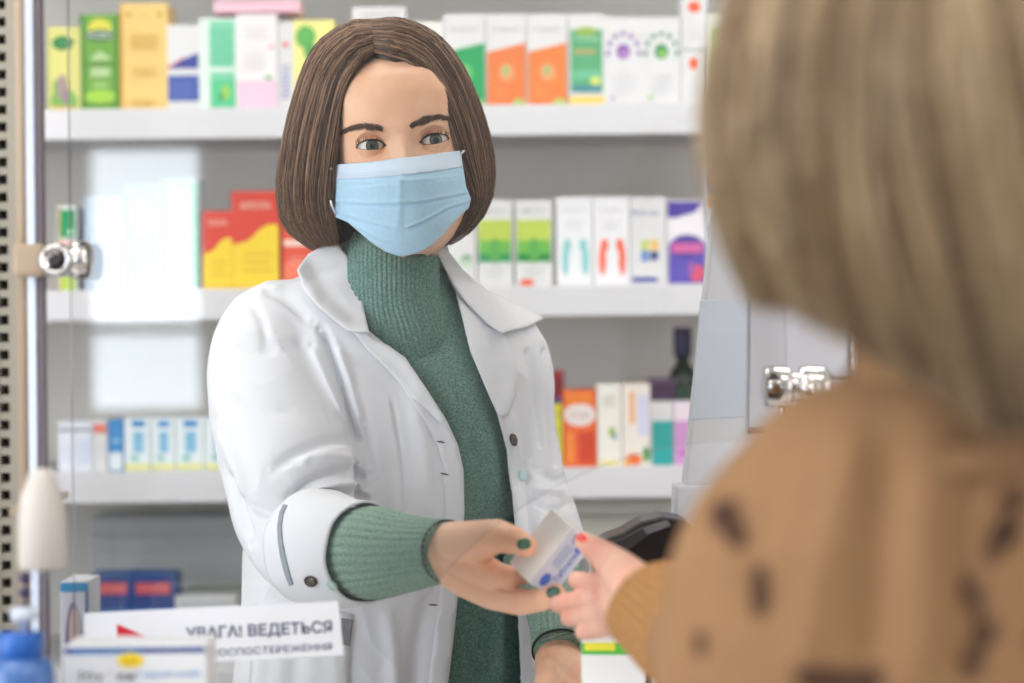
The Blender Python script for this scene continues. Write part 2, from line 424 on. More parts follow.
carton(406, 442, 22, 0, (240, 238, 232), [R(.7, .62, .5, .2, (240, 220, 110)), Eo(.8, .75, .3, .08, (236, 150, 190)), *lines(.5, .9, .5, 2, LG, .05)], 'white box with yellow patch just right of the pharmacist\'s head', G0)
def slope(col, rgb_acc, lab, x0, x1):
    return carton(x0, x1, 14, 0, WHT, [Pg(col, [(.01, .01), (.99, .01), (.99, .70), (.01, .60)]), T(.5, .84, .66, .06, (160, 160, 166), 'Сироп'), Eo(.5, .38, .4, .2, rgb_acc), Eo(.48, .4, .16, .1, (150, 190, 120)), Eo(.8, .06, .3, .08, (170, 200, 110)), *lines(.35, .2, .4, 3, tuple(min(255, c + 26) for c in col), .04)], lab, G0)
slope((34, 158, 92), (96, 190, 110), 'white box with slanted green lower panel on top shelf', 443, 485)
slope((226, 124, 66), (226, 160, 110), 'left of two white boxes with slanted orange lower panels', 486, 526)
slope((228, 128, 64), (226, 160, 110), 'right of two white boxes with slanted orange lower panels', 527, 567)
carton(568, 604, 14, 0, WHT, [R(.5, .5, .9, .68, (88, 168, 120)), Eo(.5, .82, .6, .1, (150, 180, 80)), T(.5, .74, .7, .05, (190, 226, 200), 'ТРАВИ'), R(.45, .6, .6, .05, (180, 160, 110)), R(.5, .35, .8, .1, (110, 190, 150)), Eo(.75, .28, .3, .1, (210, 220, 110)), R(.5, .2, .8, .08, (70, 140, 150)), R(.5, .06, .98, .12, (240, 208, 110))],
       'green and teal box with yellow base strip next to orange boxes', G0)
def dots(x0, x1, c1, c2, lab):
    d = [Eo(.5, .62, .36, .17, c1), Eo(.52, .6, .18, .09, c2)]
    for k in range(7):
        a = math.pi * (k / 6.0) ; d.append(Eo(.5 + .42 * math.cos(a), .6 + .22 * math.sin(a), .11, .06, c1))
    d += lines(.5, .34, .6, 4, (214, 214, 222), .06); d.append(Eo(.2, .1, .12, .05, c2))
    return carton(x0, x1, 17, 0, WHT, d, lab, G0)
dots(604, 642, (132, 84, 176), (190, 140, 200), 'white box with purple dotted ring emblem on top shelf')
dots(642, 680, (40, 140, 84), (150, 206, 90), 'white box with green dotted ring emblem on top shelf')
lo = carton(681, 707, 51, 0, WHT, [Eo(.5, .78, .4, .22, (238, 96, 60)), *lines(.5, .4, .5, 3, LG, .08)], 'lower of two small stacked white boxes with orange dots', G0)
carton(681, 707, -3, 0, WHT, [Eo(.5, .82, .5, .22, (238, 96, 60)), *lines(.5, .4, .5, 3, LG, .08)], 'upper of two small stacked white boxes with orange dots', G0, zb=P(694, 51, YF + .03).z + .001)
carton(708, 744, 14, 0, (230, 234, 226), [R(.35, .6, .4, .5, (160, 206, 130)), *lines(.4, .3, .6, 4, LG, .05)], 'white and pale green box half hidden by the blonde hair', G0)
# --- middle shelf
carton(57, 76, 206, 1, (236, 236, 236), [R(.5, .8, .9, .34, (22, 150, 92)), Eo(.7, .7, .3, .06, (200, 240, 210)), R(.5, .55, .9, .1, (240, 190, 196)), R(.5, .12, .9, .22, (180, 206, 90)), R(.12, .5, .1, 1, (190, 160, 90))], 'narrow white box with green top just right of metal post', G1)
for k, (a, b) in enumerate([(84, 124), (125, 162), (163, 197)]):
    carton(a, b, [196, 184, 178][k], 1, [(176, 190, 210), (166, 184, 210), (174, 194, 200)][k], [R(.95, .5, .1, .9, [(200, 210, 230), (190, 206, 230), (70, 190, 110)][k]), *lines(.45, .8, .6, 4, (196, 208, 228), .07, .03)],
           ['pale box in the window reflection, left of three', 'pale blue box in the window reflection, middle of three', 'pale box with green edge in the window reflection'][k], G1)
def redyel(x0, x1, top, lab, Y=YF + .03):
    return carton(x0, x1, top, 1, (214, 62, 44), [Pg((240, 208, 44), [(.01, .01), (.99, .01), (.99, .66), (.8, .67), (.6, .62), (.35, .5), (.01, .46)]), T(.5, .86, .66, .08, (240, 214, 200), 'АРОМА'), *lines(.55, .36, .6, 3, (222, 176, 40), .08, .025), R(.5, .02, .98, .04, (230, 190, 60))], lab, G1, Y)
redyel(202, 232, 211, 'smaller red and yellow box, left of the bigger one')
redyel(231, 279, 191, 'bigger red and yellow box beside the pharmacist\'s hair')
carton(282, 313, 226, 1, (222, 78, 52), [R(.5, .74, .9, .1, (240, 214, 200)), R(.5, .3, .9, .3, (236, 120, 90)), *lines(.5, .5, .5, 2, (240, 190, 170), .08)], 'small red box tucked behind the pharmacist\'s shoulder', G1)
def grass(x0, x1, c, lab, extra=[]):
    return carton(x0, x1, 200, 1, WHT, [R(.5, .54, .94, .48, (186, 206, 84)), R(.5, .42, .94, .24, (110, 184, 76)), R(.5, .34, .94, .1, c), Eo(.5, .42, .3, .3, (90, 170, 80)), T(.5, .88, .6, .05, (170, 180, 170), 'Фіто'), *lines(.5, .2, .5, 2, (190, 200, 190), .06), *extra], lab, G1)
carton(440, 475, 203, 1, WHT, [R(.7, .3, .4, .1, (190, 214, 190)), *lines(.5, .8, .6, 3, LG, .06), Eo(.75, .36, .3, .06, (120, 160, 130))], 'plain white box beside the pharmacist\'s right hair tips', G1)
grass(477, 512, (40, 150, 90), 'left of two white boxes with green grass picture')
grass(515, 552, (30, 140, 60), 'right of two white boxes with green grass picture', [Eo(.3, .05, .4, .08, (230, 90, 50))])
def feet(x0, x1, c, lab):
    d = [Eo(.24, .3, .2, .36, c), Eo(.3, .46, .22, .16, c), Eo(.8, .3, .2, .36, c), Eo(.74, .46, .22, .16, c), T(.5, .86, .6, .05, (190, 190, 205), 'Крем'), *lines(.5, .72, .5, 2, LG, .06)]
    return carton(x0, x1, 197, 1, (234, 234, 240), d, lab, G1)
feet(556, 592, (140, 206, 206), 'white box printed with two pale teal shapes')
feet(593, 629, (240, 110, 88), 'white box printed with two coral red shapes')
carton(630, 666, 197, 1, WHT, [R(.4, .46, .22, .12, (200, 214, 120)), R(.66, .46, .22, .12, (240, 200, 110)), R(.4, .34, .22, .12, (110, 150, 210)), R(.66, .34, .22, .1, (60, 80, 140)), T(.4, .83, .7, .06, (130, 130, 180), 'Віта'), R(.4, .07, .7, .05, (60, 76, 170))], 'white box with small coloured squares and blue base line', G1)
carton(667, 706, 200, 1, (236, 232, 240), [Pg((74, 60, 160), [(.01, .99), (.99, .99), (.7, .86), (.2, .8), (.01, .8)]), R(.5, .26, .96, .48, (88, 78, 176)), Eo(.5, .46, .9, .28, (76, 62, 160)), R(.5, .44, .8, .12, (206, 100, 160)), Eo(.75, .14, .4, .2, (214, 80, 110)), Eo(.6, .2, .2, .16, (150, 90, 170))], 'purple and white box with a pink band at shelf right', G1)
carton(707, 746, 165, 1, (222, 232, 244), [R(.3, .88, .5, .2, (60, 130, 210)), R(.3, .7, .5, .1, (240, 170, 110)), R(.3, .45, .5, .12, (60, 90, 190))], 'tall blue and white box half hidden behind white panel', G1)
# --- lower shelf, left part
carton(58, 92, 422, 2, (222, 226, 238), [R(.5, .85, .98, .04, (60, 60, 90)), R(.8, .4, .3, .5, (206, 214, 236)), *lines(.4, .5, .5, 5, (200, 206, 230), .07)], 'white box with thin dark line, leftmost on lower shelf', G2)
carton(93, 107, 420, 2, WHT, [R(.5, .84, .9, .18, (226, 120, 100)), *lines(.5, .5, .6, 4, LG, .08)], 'narrow white box with coral top on lower shelf', G2)
carton(108, 123, 420, 2, (60, 140, 206), [R(.5, .2, .9, .35, (222, 232, 240)), R(.5, .6, .6, .06, (150, 200, 230))], 'narrow bright blue box on lower shelf left', G2)
for k, (a, b) in enumerate([(124, 150), (151, 174), (175, 203), (204, 232)]):
    carton(a, b, 418, 2, (228, 238, 244), [R(.55, .9, .5, .12, (44, 140, 206)), R(.55, .55, .4, .4, (130, 190, 226)), R(.5, .08, .96, .12, (226, 224, 150)), R(.4, .25, .3, .12, (150, 200, 200))],
           ['first', 'second', 'third', 'last'][k] + ' of four white boxes with blue squares in a row', G2)
# --- lower shelf, right part
carton(548, 562, 405, 2, (224, 214, 60), [R(.5, .85, .9, .2, (200, 190, 70)), R(.7, .4, .3, .6, (180, 190, 60))], 'narrow yellow box at the edge of the white coat', G2)
carton(545, 564, 371, 2, (186, 40, 46), [R(.5, .85, .9, .2, (150, 30, 40)), R(.5, .66, .9, .12, (100, 100, 170))], 'taller dark red box standing behind the yellow one', G2, Y=YF + .125)
carton(563, 596, 390, 2, (236, 100, 40), [Eo(.5, .68, .98, .3, (232, 222, 220)), T(.5, .68, .6, .09, (180, 130, 120), 'Сок'), R(.5, .9, .9, .16, (240, 128, 40)), R(.7, .25, .5, .4, (206, 64, 36)), R(.2, .25, .2, .4, (240, 140, 50))], 'orange box with a white oval on lower shelf', G2)
carton(597, 621, 384, 2, (236, 234, 228), [Eo(.6, .42, .3, .12, (160, 190, 80)), Eo(.7, .36, .16, .08, (80, 130, 170)), *lines(.5, .85, .5, 3, (196, 186, 180), .05), R(.5, .04, .8, .05, (236, 224, 140))], 'white box with small green emblem beside orange box', G2)
carton(622, 650, 384, 2, (238, 230, 224), [R(.35, .72, .2, .4, (240, 180, 140)), R(.75, .62, .4, .5, (214, 214, 240)), Eo(.4, .08, .6, .14, (226, 110, 50)), Eo(.85, .14, .25, .2, (60, 150, 70)), Eo(.15, .05, .2, .1, (230, 160, 50))], 'white box with peach stripe, fruit and leaves at its foot', G2)
carton(651, 673, 402, 2, WHT, [R(.5, .36, .96, .7, (40, 160, 160)), *lines(.5, .84, .6, 2, LG, .05)], 'teal box with white top on lower shelf right', G2)
carton(674, 694, 402, 2, (236, 222, 236), [R(.5, .36, .96, .7, (206, 150, 206)), R(.5, .2, .6, .1, (190, 110, 190))], 'pink lilac box at the right end of lower shelf', G2)
carton(650, 676, 379, 2, (104, 80, 120), [R(.5, .9, .9, .1, (84, 62, 96))], 'dark purple box standing behind the teal one', G2, Y=YF + .125)
bx = P(683, 380, YF + .15)
bt = thing('dark_bottle', 'dark glass bottle with blue cap behind lower shelf boxes', 'bottle', (bx.x, YF + .15, SZ[2]))
MB().lathe((bx.x, YF + .15, SZ[2]), [(.0, 0), (.021, 0), (.022, .004), (.022, .125), (.018, .138), (.010, .148), (.010, .16)], mi=0).build('bottle_body', mat('bottle_green', (30, 56, 52), .2), bt, True)
MB().lathe((bx.x, YF + .15, SZ[2]), [(.0125, .158), (.014, .16), (.014, .2), (.0125, .202)]).build('cap', mat('cap_navy', (30, 44, 84), .35), bt, True)
MB().lathe((bx.x, YF + .15, SZ[2]), [(.0224, .03), (.0224, .11)]).build('paper_label', mat('bottle_label', (70, 110, 92), .5), bt, True)
# --- bottom shelf
for k, (a, b) in enumerate([(90, 131), (132, 174)]):
    carton(a, b, 575, 3, (64, 110, 176), [R(.5, .82, .98, .36, (36, 62, 130)), R(.5, .86, .84, .13, (196, 70, 80)), T(.5, .86, .7, .06, (226, 150, 150), 'АКТИВ'), R(.5, .25, .98, .5, (150, 180, 220)), R(.5, .1, .98, .2, (226, 230, 240))],
           ['left', 'right'][k] + ' of two dark blue boxes with red bars low behind the sign', G3)
carton(175, 236, 596, 3, (204, 206, 208), [R(.5, .9, .9, .1, (190, 194, 198))], 'pale grey low box beside the blue and red boxes', G3)
carton(186, 244, 590, 3, (168, 186, 150), [R(.5, .8, .9, .2, (96, 140, 90)), R(.5, .4, .6, .3, (226, 220, 200))], 'green and cream box low beside the white coat', G3, Y=YF + .13)
carton(590, 640, 560, 3, (206, 206, 206), [], 'x', G3) if False else None
tr = thing('storage_tray', 'pale grey plastic storage tray on the bottom shelf behind the sign', 'tray', (P(170, 520, 3.1).x, 3.1, SZ[3]))
tx = tr.location.x
MB().box(tx - .13, tx + .13, 3.12, 3.22, SZ[3] + .001, SZ[3] + .20, bev=.006).build('tray_body', mat('tray_grey', (196, 198, 200), .4), tr)
MB().box(tx - .125, tx + .125, 3.112, 3.12, SZ[3] + .15, SZ[3] + .17, bev=.002).build('rim', mat('tray_grey', (196, 198, 200), .4), tr)

# ------------------------------------------------------------------ counter
ctr = thing('pharmacy_counter', 'white pharmacy sales counter between customer and pharmacist', 'counter', (0, 1.6, 0))
MB().box(-2.0, 1.9, 1.40, 1.94, CT - .035, CT, bev=.003).build('worktop', mat('worktop_white', (226, 226, 226), .3), ctr)
MB().box(-1.95, 1.85, 1.45, 1.90, 0.0, CT - .035).build('front_panel', mat('counter_front', (214, 212, 208), .5), ctr)

# ------------------------------------------------------------------ glass screen with round hand opening
YG = 1.66
glass = bpy.data.materials.new('clear_glass'); glass.use_nodes = True
nt = glass.node_tree; nt.nodes.remove(nt.nodes['Principled BSDF'])
tb = nt.nodes.new('ShaderNodeBsdfTransparent'); tb.inputs[0].default_value = (0.985, 0.992, 0.99, 1)
gb = nt.nodes.new('ShaderNodeBsdfGlossy'); gb.inputs['Roughness'].default_value = 0.004
frn = nt.nodes.new('ShaderNodeFresnel'); frn.inputs[0].default_value = 1.5
mx = nt.nodes.new('ShaderNodeMixShader'); nt.links.new(frn.outputs[0], mx.inputs[0]); nt.links.new(tb.outputs[0], mx.inputs[1]); nt.links.new(gb.outputs[0], mx.inputs[2])
nt.links.new(mx.outputs[0], nt.nodes['Material Output'].inputs[0])
edge_m = mat('glass_edge', (206, 222, 218), .15, spec=.8)
gx0 = P(72, 400, YG).x; gx1 = P(786, 400, YG).x; cc = P(745, 845, YG); rc = 405 / F * YG; zt = 2.15; zb = CT + .012
pts = [(gx0, zb)]
a0 = math.asin((zb - cc.z) / rc); a1 = math.acos((gx1 - cc.x) / rc)
for i in range(49):
    a = math.pi - a0 + (a1 - (math.pi - a0)) * i / 48; pts.append((cc.x + rc * math.cos(a), cc.z + rc * math.sin(a)))
pts += [(gx1, zt), (gx0, zt)]
V = [(x, YG - .003, z) for x, z in pts] + [(x, YG + .003, z) for x, z in pts]; n = len(pts)
gs = thing('glass_screen', 'clear protective glass screen with a rounded hand opening above the counter', 'screen', (0, YG, CT))
g_o = mk('glass_pane', V, [tuple(range(n)), tuple(range(n, 2 * n))[::-1]], glass, gs, False)
V2 = [(x, y, z) for x, y, z in V]
mk('glass_edge', V2, [(i, i + n, (i + 1) % n + n, (i + 1) % n) for i in range(n)], edge_m, gs, False)
MB().box(gx0 - .002, cc.x - rc * math.cos(a0) - .02, YG - .008, YG + .008, CT, zb + .004, bev=.001).build('base_channel', mat('channel_alu', (190, 190, 192), .3, metal=.8), gs)

chrome = mat('chrome', (214, 212, 212), .12, metal=1.0)
beige = mat('beige_enamel_and_reflection', (170, 150, 128), .35)
def vtube(name, px, r, m_, parent, Y, ztop=2.2, zbot=CT):
    x = P(px, 341, Y).x
    MB().tube([(x, Y, zbot), (x, Y, ztop)], r, 28).build(name, m_, parent, True); return x
pl = thing('screen_post', 'chrome post, reflections and shade painted on, with clamp holding the glass at left', 'post', (P(30, 341, 1.64).x, 1.64, CT))
x = vtube('round_tube', 25, .0062, beige, pl, 1.645)  # beige reflection in the chrome post, built as its own tube
xq = P(38, 341, 1.64).x
MB().box(xq - .0062, xq + .0005, 1.632, 1.646, CT, 2.2, bev=.0008).build('post_highlight', mat('highlight_blue_white', (206, 214, 232), .3, metal=.25), pl)  # blue-white highlight of the chrome post, painted as a pale strip
MB().box(xq + .0005, xq + .0062, 1.6335, 1.6465, CT, 2.2, bev=.0008).build('post_dark_side', mat('post_shade_grey', (104, 96, 104), .5), pl)  # shaded side of the chrome post, painted as a dark strip
cz = P(60, 260, 1.63).z
MB().box(P(14, 260, 1.63).x, P(46, 260, 1.63).x, 1.625, 1.655, cz - .0135, cz + .0135, bev=.004).build('bracket', beige, pl)
cl = MB().lathe((P(58, 261, 1.63).x, 1.652, cz), [(.0, 0), (.012, 0), (.0135, .002), (.0135, .03), (.0125, .033), (.0095, .0345), (.009, .032), (.0, .032)], 32, axis='Y').build('clamp', chrome, pl, True)
MB().lathe((P(58, 261, 1.63).x, 1.6195, cz), [(.0048, -.001), (.0048, .001)], 6, axis='Y').build('hex_socket', mat('socket_dark', (60, 54, 58), .4, metal=.6), cl)
MB().lathe((P(69, 260, 1.63).x, 1.64, cz), [(.010, 0), (.0148, .001), (.0155, .004), (.0155, .013), (.0135, .0155), (.006, .017)], 32, axis='X').build('clamp', chrome, pl, True)

pr_ = thing('screen_post', 'chrome post and clamp at the right end of the glass, half behind hair', 'post', (P(858, 341, 1.69).x, 1.69, CT))
vtube('round_tube', 858, .010, chrome, pr_, 1.69)
cz = P(800, 386, 1.69).z
MB().lathe((P(762, 386, 1.69).x, 1.682, cz), [(.013, 0), (.0165, .001), (.0175, .003), (.0175, .020), (.016, .022), (.012, .0235), (.012, .03), (.017, .031), (.0175, .034), (.0175, .052), (.014, .056), (.009, .058), (.009, .078)], 36, axis='X').build('clamp', chrome, pr_, True)
MB().lathe((P(806, 386, 1.69).x, 1.668, cz), [(.0, -.004), (.0095, -.004), (.0095, .003), (.0065, .005), (.0, .005)], 24, axis='Y').build('clamp_screw', chrome, pr_, True)
MB().box(P(778, 400, 1.69).x, P(800, 400, 1.69).x, 1.682, 1.692, cz - .030, cz - .014, bev=.002).build('clamp_jaw', chrome, pr_)

# notice stuck on the glass
sg = thing('paper_notice', 'white paper notice about video surveillance stuck on the glass', 'sign', P(212, 640, YG - .004))
poly = [P(84, 613, YG - .0035), P(338, 601, YG - .0035), P(344, 655, YG - .0035), P(84, 668, YG - .0035)]
V = [tuple(p) for p in poly] + [tuple(p + Vector((0, -.0006, 0))) for p in poly]
mk('sheet', V, [(3, 2, 1, 0), (4, 5, 6, 7), (0, 1, 5, 4), (1, 2, 6, 5), (2, 3, 7, 6), (3, 0, 4, 7)], mat('paper', (222, 224, 232), .6), sg, False)
def glyphs(name, body, c0, c1, hpx, Y, m_, parent, bold=0.0, label=None):
    """lettering from pixel c0 to c1 (centres of its left and right ends)"""
    A, Fs = text_mesh(body, 1.0, bold); A = A - (A.min(0) + A.max(0)) / 2; e = A.max(0) - A.min(0)
    a, b = P(*c0, Y), P(*c1, Y); ux_ = (b - a); L = ux_.length; ux_.normalize(); uz = Vector((0, -1, 0)).cross(ux_)
    mid = (a + b) / 2; hh = hpx / F * Y
    V = [tuple(mid + ux_ * (q[0] / e[0] * L) + uz * (q[1] / e[1] * hh)) for q in A]
    return mk(name, V, Fs, m_, parent, False, None, label)
nv = mat('notice_ink', (84, 88, 118), .6)
glyphs('lettering', 'УВАГА! ВЕДЕТЬСЯ', (186, 634.5), (332, 627.5), 14.5, YG - .0046, nv, sg, .02)
glyphs('lettering', 'ВІДЕОСПОСТЕРЕЖЕННЯ', (190, 655), (332, 647), 8.5, YG - .0046, nv, sg, .008)
tri = [P(117, 624, YG - .0046), P(117, 647, YG - .0046), P(166, 645, YG - .0046)]
mk('red_triangle', [tuple(p) for p in tri], [(0, 1, 2)], mat('notice_red', (196, 24, 40), .5), sg, False)

# ------------------------------------------------------------------ things on the counter
fb = carton(63, 206, 646, 0, (226, 228, 234), [R(.5, .985, 1.0, .03, (40, 66, 140)), R(.3, .975, .5, .018, (90, 150, 206)), Eo(.47, .93, .19, .085, (244, 214, 40)), R(.47, .925, .11, .02, (214, 170, 30)),
            T(.30, .84, .40, .062, (24, 24, 30), 'Ібуфен'), T(.74, .85, .44, .046, (50, 130, 200), 'гарячий'), *lines(.5, .7, .7, 4, (200, 204, 214), .06)],
            'white box with blue top edge and yellow spot in front of the notice', None, Y=1.46, depth=.05, zb=CT, yaw=0)
b2 = carton(60, 88, 582, 0, (196, 196, 204), [R(.96, .5, .1, 1, (40, 84, 150)), Eo(.45, .6, .6, .6, (120, 104, 140)), Eo(.5, .72, .4, .3, (196, 170, 160)), Eo(.45, .36, .8, .12, (236, 222, 206)), R(.5, .98, 1, .05, (60, 140, 190))],
            'slim box with purple and cream picture beside the post', None, Y=1.68, depth=.05, zb=CT)
carton(584, 646, 640, 0, (232, 234, 236), [R(.5, .93, 1, .1, (80, 190, 70)), R(.3, .95, .5, .07, (232, 226, 60)), *lines(.5, .6, .7, 3, LG, .1)],
            'small white box with green and yellow edge on the counter below hands', None, Y=1.70, depth=.05, zb=CT, yaw=-6)
# hand sanitiser bottle, blue
hb = thing('sanitiser_bottle', 'blue pump bottle of hand sanitiser at the bottom left corner', 'bottle', (P(21, 683, 1.42).x, 1.42, CT))
hx = hb.location.x; zc = P(21, 655, 1.42).z; blue = mat('blue_gel', (84, 128, 200), .15, trans=.3)
h0 = zc - CT
MB().lathe((hx, 1.42, CT), [(.0, .0), (.022, .0), (.024, .004), (.024, h0 - .012), (.020, h0 - .003), (.012, h0)], 28).build('bottle_body', blue, hb, True)
MB().lathe((hx, 1.42, CT), [(.0145, h0 - .002), (.016, h0), (.016, h0 + .014), (.0145, h0 + .016)], 28).build('screw_cap', mat('cap_blue', (30, 96, 184), .35), hb, True)
MB().lathe((hx + .003, 1.42, CT), [(.004, h0 + .016), (.004, h0 + .024), (.0095, h0 + .025), (.0095, h0 + .033), (.004, h0 + .034)], 20).build('pump_head', mat('pump_pale', (196, 206, 222), .3), hb, True)
# white paper holder clipped on the post
hd = thing('white_holder', 'rounded white plastic cup holder hanging on the left post', 'holder', P(42, 520, 1.45))
def hz(y): return P(42, y, 1.45).z - P(42, 520, 1.45).z
MB().lathe(P(42, 520, 1.45), [(.0, hz(569)), (.0152, hz(569)), (.0172, hz(564)), (.0172, hz(520)), (.0152, hz(497)), (.0105, hz(480)), (.0075, hz(470)), (.0, hz(468))], 32).build('cup', mat('holder_white', (200, 194, 190), .45), hd, True)
MB().box(P(22, 500, 1.5).x, P(30, 500, 1.5).x, 1.464, 1.632, P(42, 512, 1.5).z, P(42, 504, 1.5).z).build('clip', beige, hd)
bd = thing('bead_cord', 'string of three dark purple beads hanging under the white holder', 'cord', P(25, 596, 1.50))
cb = MB().tube([P(27, 560, 1.5), P(26, 580, 1.5), P(25, 615, 1.5)], .0009, 6).build('cord', dk, bd, True)
for y in (578, 593, 608):
    MB().lathe(P(25, y, 1.5), [(.0, -.0045), (.003, -.004), (.0045, -.0015), (.0045, .0015), (.003, .004), (.0, .0045)], 16).build('bead', mat('bead_purple', (54, 42, 84), .3), bd, True)
# leaning white display panel behind the glass at right
Yd = 1.86
dp = thing('display_panel', 'tall white leaning plastic display panel behind the card terminal', 'panel', (P(760, 600, Yd).x, Yd, CT))
def slab(pts, y0, y1):
    V = [tuple(P(a, b, Yd) + Vector((0, y0, 0))) for a, b in pts] + [tuple(P(a, b, Yd) + Vector((0, y1, 0))) for a, b in pts]; n = len(pts)
    return MB().add(V, [tuple(range(n)), tuple(range(n, 2 * n))[::-1]] + [(i, i + n, (i + 1) % n + n, (i + 1) % n) for i in range(n)])
wp = mat('display_white', (222, 223, 230), .4)
def bev(o, w=.003):
    md = o.modifiers.new('bevel', 'BEVEL'); md.width = w; md.segments = 2; md.limit_method = 'ANGLE'; return o
bev(slab([(724, 120), (684, 487), (900, 487), (900, 120)], 0, .035).build('panel_body', wp, dp))
bev(slab([(675, 485), (668, 690), (900, 690), (900, 485)], -.006, .039).build('base_block', wp, dp))
bev(slab([(752, 150), (748, 428), (880, 421), (880, 150)], -.004, .001).build('inner_panel', mat('display_inner', (212, 212, 222), .35), dp), .0015)
bev(slab([(748, 430), (880, 423), (880, 426.5), (748, 433.5)], -.0045, .0005).build('seam_strip', mat('seam_brown', (140, 116, 108), .5), dp), .0003)
bev(slab([(700, 300), (690, 420), (745, 417), (748, 300)], -.0015, .001).build('side_inset', mat('display_inset', (214, 222, 236), .35), dp), .001)
# card terminal
Yt = 1.80
ct = thing('card_terminal', 'black card payment terminal tilted on its stand behind the joined hands', 'terminal', (P(640, 600, Yt).x, Yt, CT))
blk = mat('terminal_black', (26, 26, 30), .28)
prof = [(588, 556), (600, 538), (622, 530), (640, 519), (660, 514), (680, 517), (692, 524), (686, 545), (672, 568), (655, 592), (630, 600), (600, 592)]
def tslab(pts, y0, y1):
    V = [tuple(P(a, b, Yt) + Vector((0, y0 , 0))) for a, b in pts] + [tuple(P(a, b, Yt) + Vector((0, y1, 0))) for a, b in pts]; n = len(pts)
    return MB().add(V, [tuple(range(n)), tuple(range(n, 2 * n))[::-1]] + [(i, i + n, (i + 1) % n + n, (i + 1) % n) for i in range(n)])
bev(tslab(prof, -.03, .04).build('terminal_body', blk, ct), .006)
bev(tslab([(606, 540), (624, 533), (640, 524), (648, 530), (628, 545), (612, 552)], -.034, -.028).build('keypad', mat('keypad_dark', (52, 52, 58), .5), ct), .002)
bev(tslab([(640, 524), (664, 516.5), (668, 522), (644, 531)], -.0355, -.0285).build('screen_highlight', mat('highlight_grey', (120, 120, 126), .08), ct), .001)  # highlight on the screen, painted as a lighter grey patch
bev(tslab([(690, 528), (694, 530), (662, 596), (657, 596)], -.031, .03).build('light_trim', mat('trim_grey', (150, 150, 158), .3), ct), .001)
bz = P(640, 595, Yt)
MB().lathe((bz.x, Yt + .005, CT), [(.03, 0), (.032, .004), (.03, .009), (.010, .014), (.010, bz.z - CT)], 28).build('stand', blk, ct, True)
# ================================================================== pharmacist
PH = thing('person', 'pharmacist in white coat, teal turtleneck and blue face mask handing over a small box', 'person', (P(400, 341, 2.15).x, 2.15, 0.0))
skin = mat('skin', (244, 198, 168), .44, rgb2=(236, 182, 150), nscale=25, bump=.05, bscale=500, sss=.12, spec=.35)
HO = P(399, 143.5, 1.98) + Vector((0, .08, 0))
ra, ya = math.radians(6.2), math.radians(3)
_x = R_ * math.cos(ra) + U_ * math.sin(ra); HZ = -R_ * math.sin(ra) + U_ * math.cos(ra); _f = Vector((0, -1, 0))
HX = _x * math.cos(ya) - _f * math.sin(ya); HF = _f * math.cos(ya) + _x * math.sin(ya)
def HW(x, f, z): return HO + HX * x + HF * f + HZ * z
HM = np.array([HX[:], HF[:], HZ[:]])
def hw(A): return np.array(HO[:]) + np.asarray(A) @ HM

ZK = [-111, -106, -97, -83, -70, -50, -30, -10, 10, 30, 50, 70, 85, 97, 105]
WK = [8, 26, 39, 50, 58, 64, 67, 70, 72, 73, 73, 68, 57, 38, .5]
FK = [72, 86, 92, 92, 91, 90, 89, 88, 89, 93, 93, 86, 72, 48, .5]
BK = [14, 18, 25, 35, 50, 65, 80, 90, 96, 98, 95, 86, 70, 45, .5]
def prof_(z, K):
    s = sum(np.interp(z + d, ZK, K) for d in (-4, -2, 0, 2, 4)) / 5; return s
GA = [(0, -12, 7.5, 6.5, 15), (0, -32, 12, 9, 14), (0, -44, 11, 11, 9), (27, 15, 3, 18, 6), (-27, 15, 3, 18, 6), (0, 14, 2, 12, 10), (29, -2, -6, 16, 10), (-29, -2, -6, 16, 10),
      (15, -1, -4, 5, 9), (-15, -1, -4, 5, 9), (42, -27, 3.5, 15, 11), (-42, -27, 3.5, 15, 11), (0, -68, 4, 18, 9), (0, -100, 4, 14, 9)]
EYE = [(-32.0, 66.0, .6, -1), (31.6, 66.0, .0, 1)]
def almond(u):
    k = np.clip(1 - (u / 15.6) ** 2, 0, 1)
    return 6.3 * k ** .7 * (1 - .10 * u / 14) + .9 * u / 14, -4.2 * k ** .85 + .9 * u / 14
nz = 250
zz = np.concatenate([np.linspace(-111, -62, 40)[:-1], np.linspace(-62, 44, 168), np.linspace(44, 105, 44)[1:]])
th = np.concatenate([np.linspace(-1.45, 1.45, 200), np.linspace(1.45, 2 * math.pi - 1.45, 52)[1:-1]])
Z, TH = np.meshgrid(zz, th, indexing='ij')
w_, f_, b_ = prof_(Z, WK), prof_(Z, FK), prof_(Z, BK)
sx, cx = np.sin(TH), np.cos(TH)
# uniform in x over the face
X = w_ * np.sign(sx) * np.abs(sx) ** .87
Fd = np.where(cx > 0, f_ * np.abs(cx) ** .87, -b_ * np.abs(cx) ** .87)
fr_w = sstep(.05, .35, cx)
for x0, z0, a, s1, s2 in GA: Fd += fr_w * a * np.exp(-((X - x0) / s1) ** 2 - ((Z - z0) / s2) ** 2)
for ex, ef, ez, sg_ in EYE:
    u = (X - ex) * sg_; dz = Z - ez; d = np.sqrt(u ** 2 + (dz * 1.2) ** 2)
    lid = ef + np.sqrt(np.clip(14.8 ** 2 - u ** 2 - dz ** 2, 9, None))
    k = (1 - sstep(11.5, 17.5, d)) * (cx > 0)
    Fd = Fd * (1 - k) + lid * k
    up, lo = almond(u)
    Fd -= (cx > 0) * 1.3 * np.exp(-((dz - (up + 3.4)) / 1.1) ** 2) * np.exp(-(u / 13) ** 4)   # crease of the upper lid
    Fd -= (cx > 0) * .7 * np.exp(-((dz - (lo - 3.6)) / 1.3) ** 2) * np.exp(-((u + 2) / 12) ** 4)
V = hw(np.stack([X, Fd, Z], -1).reshape(-1, 3) / 1000)
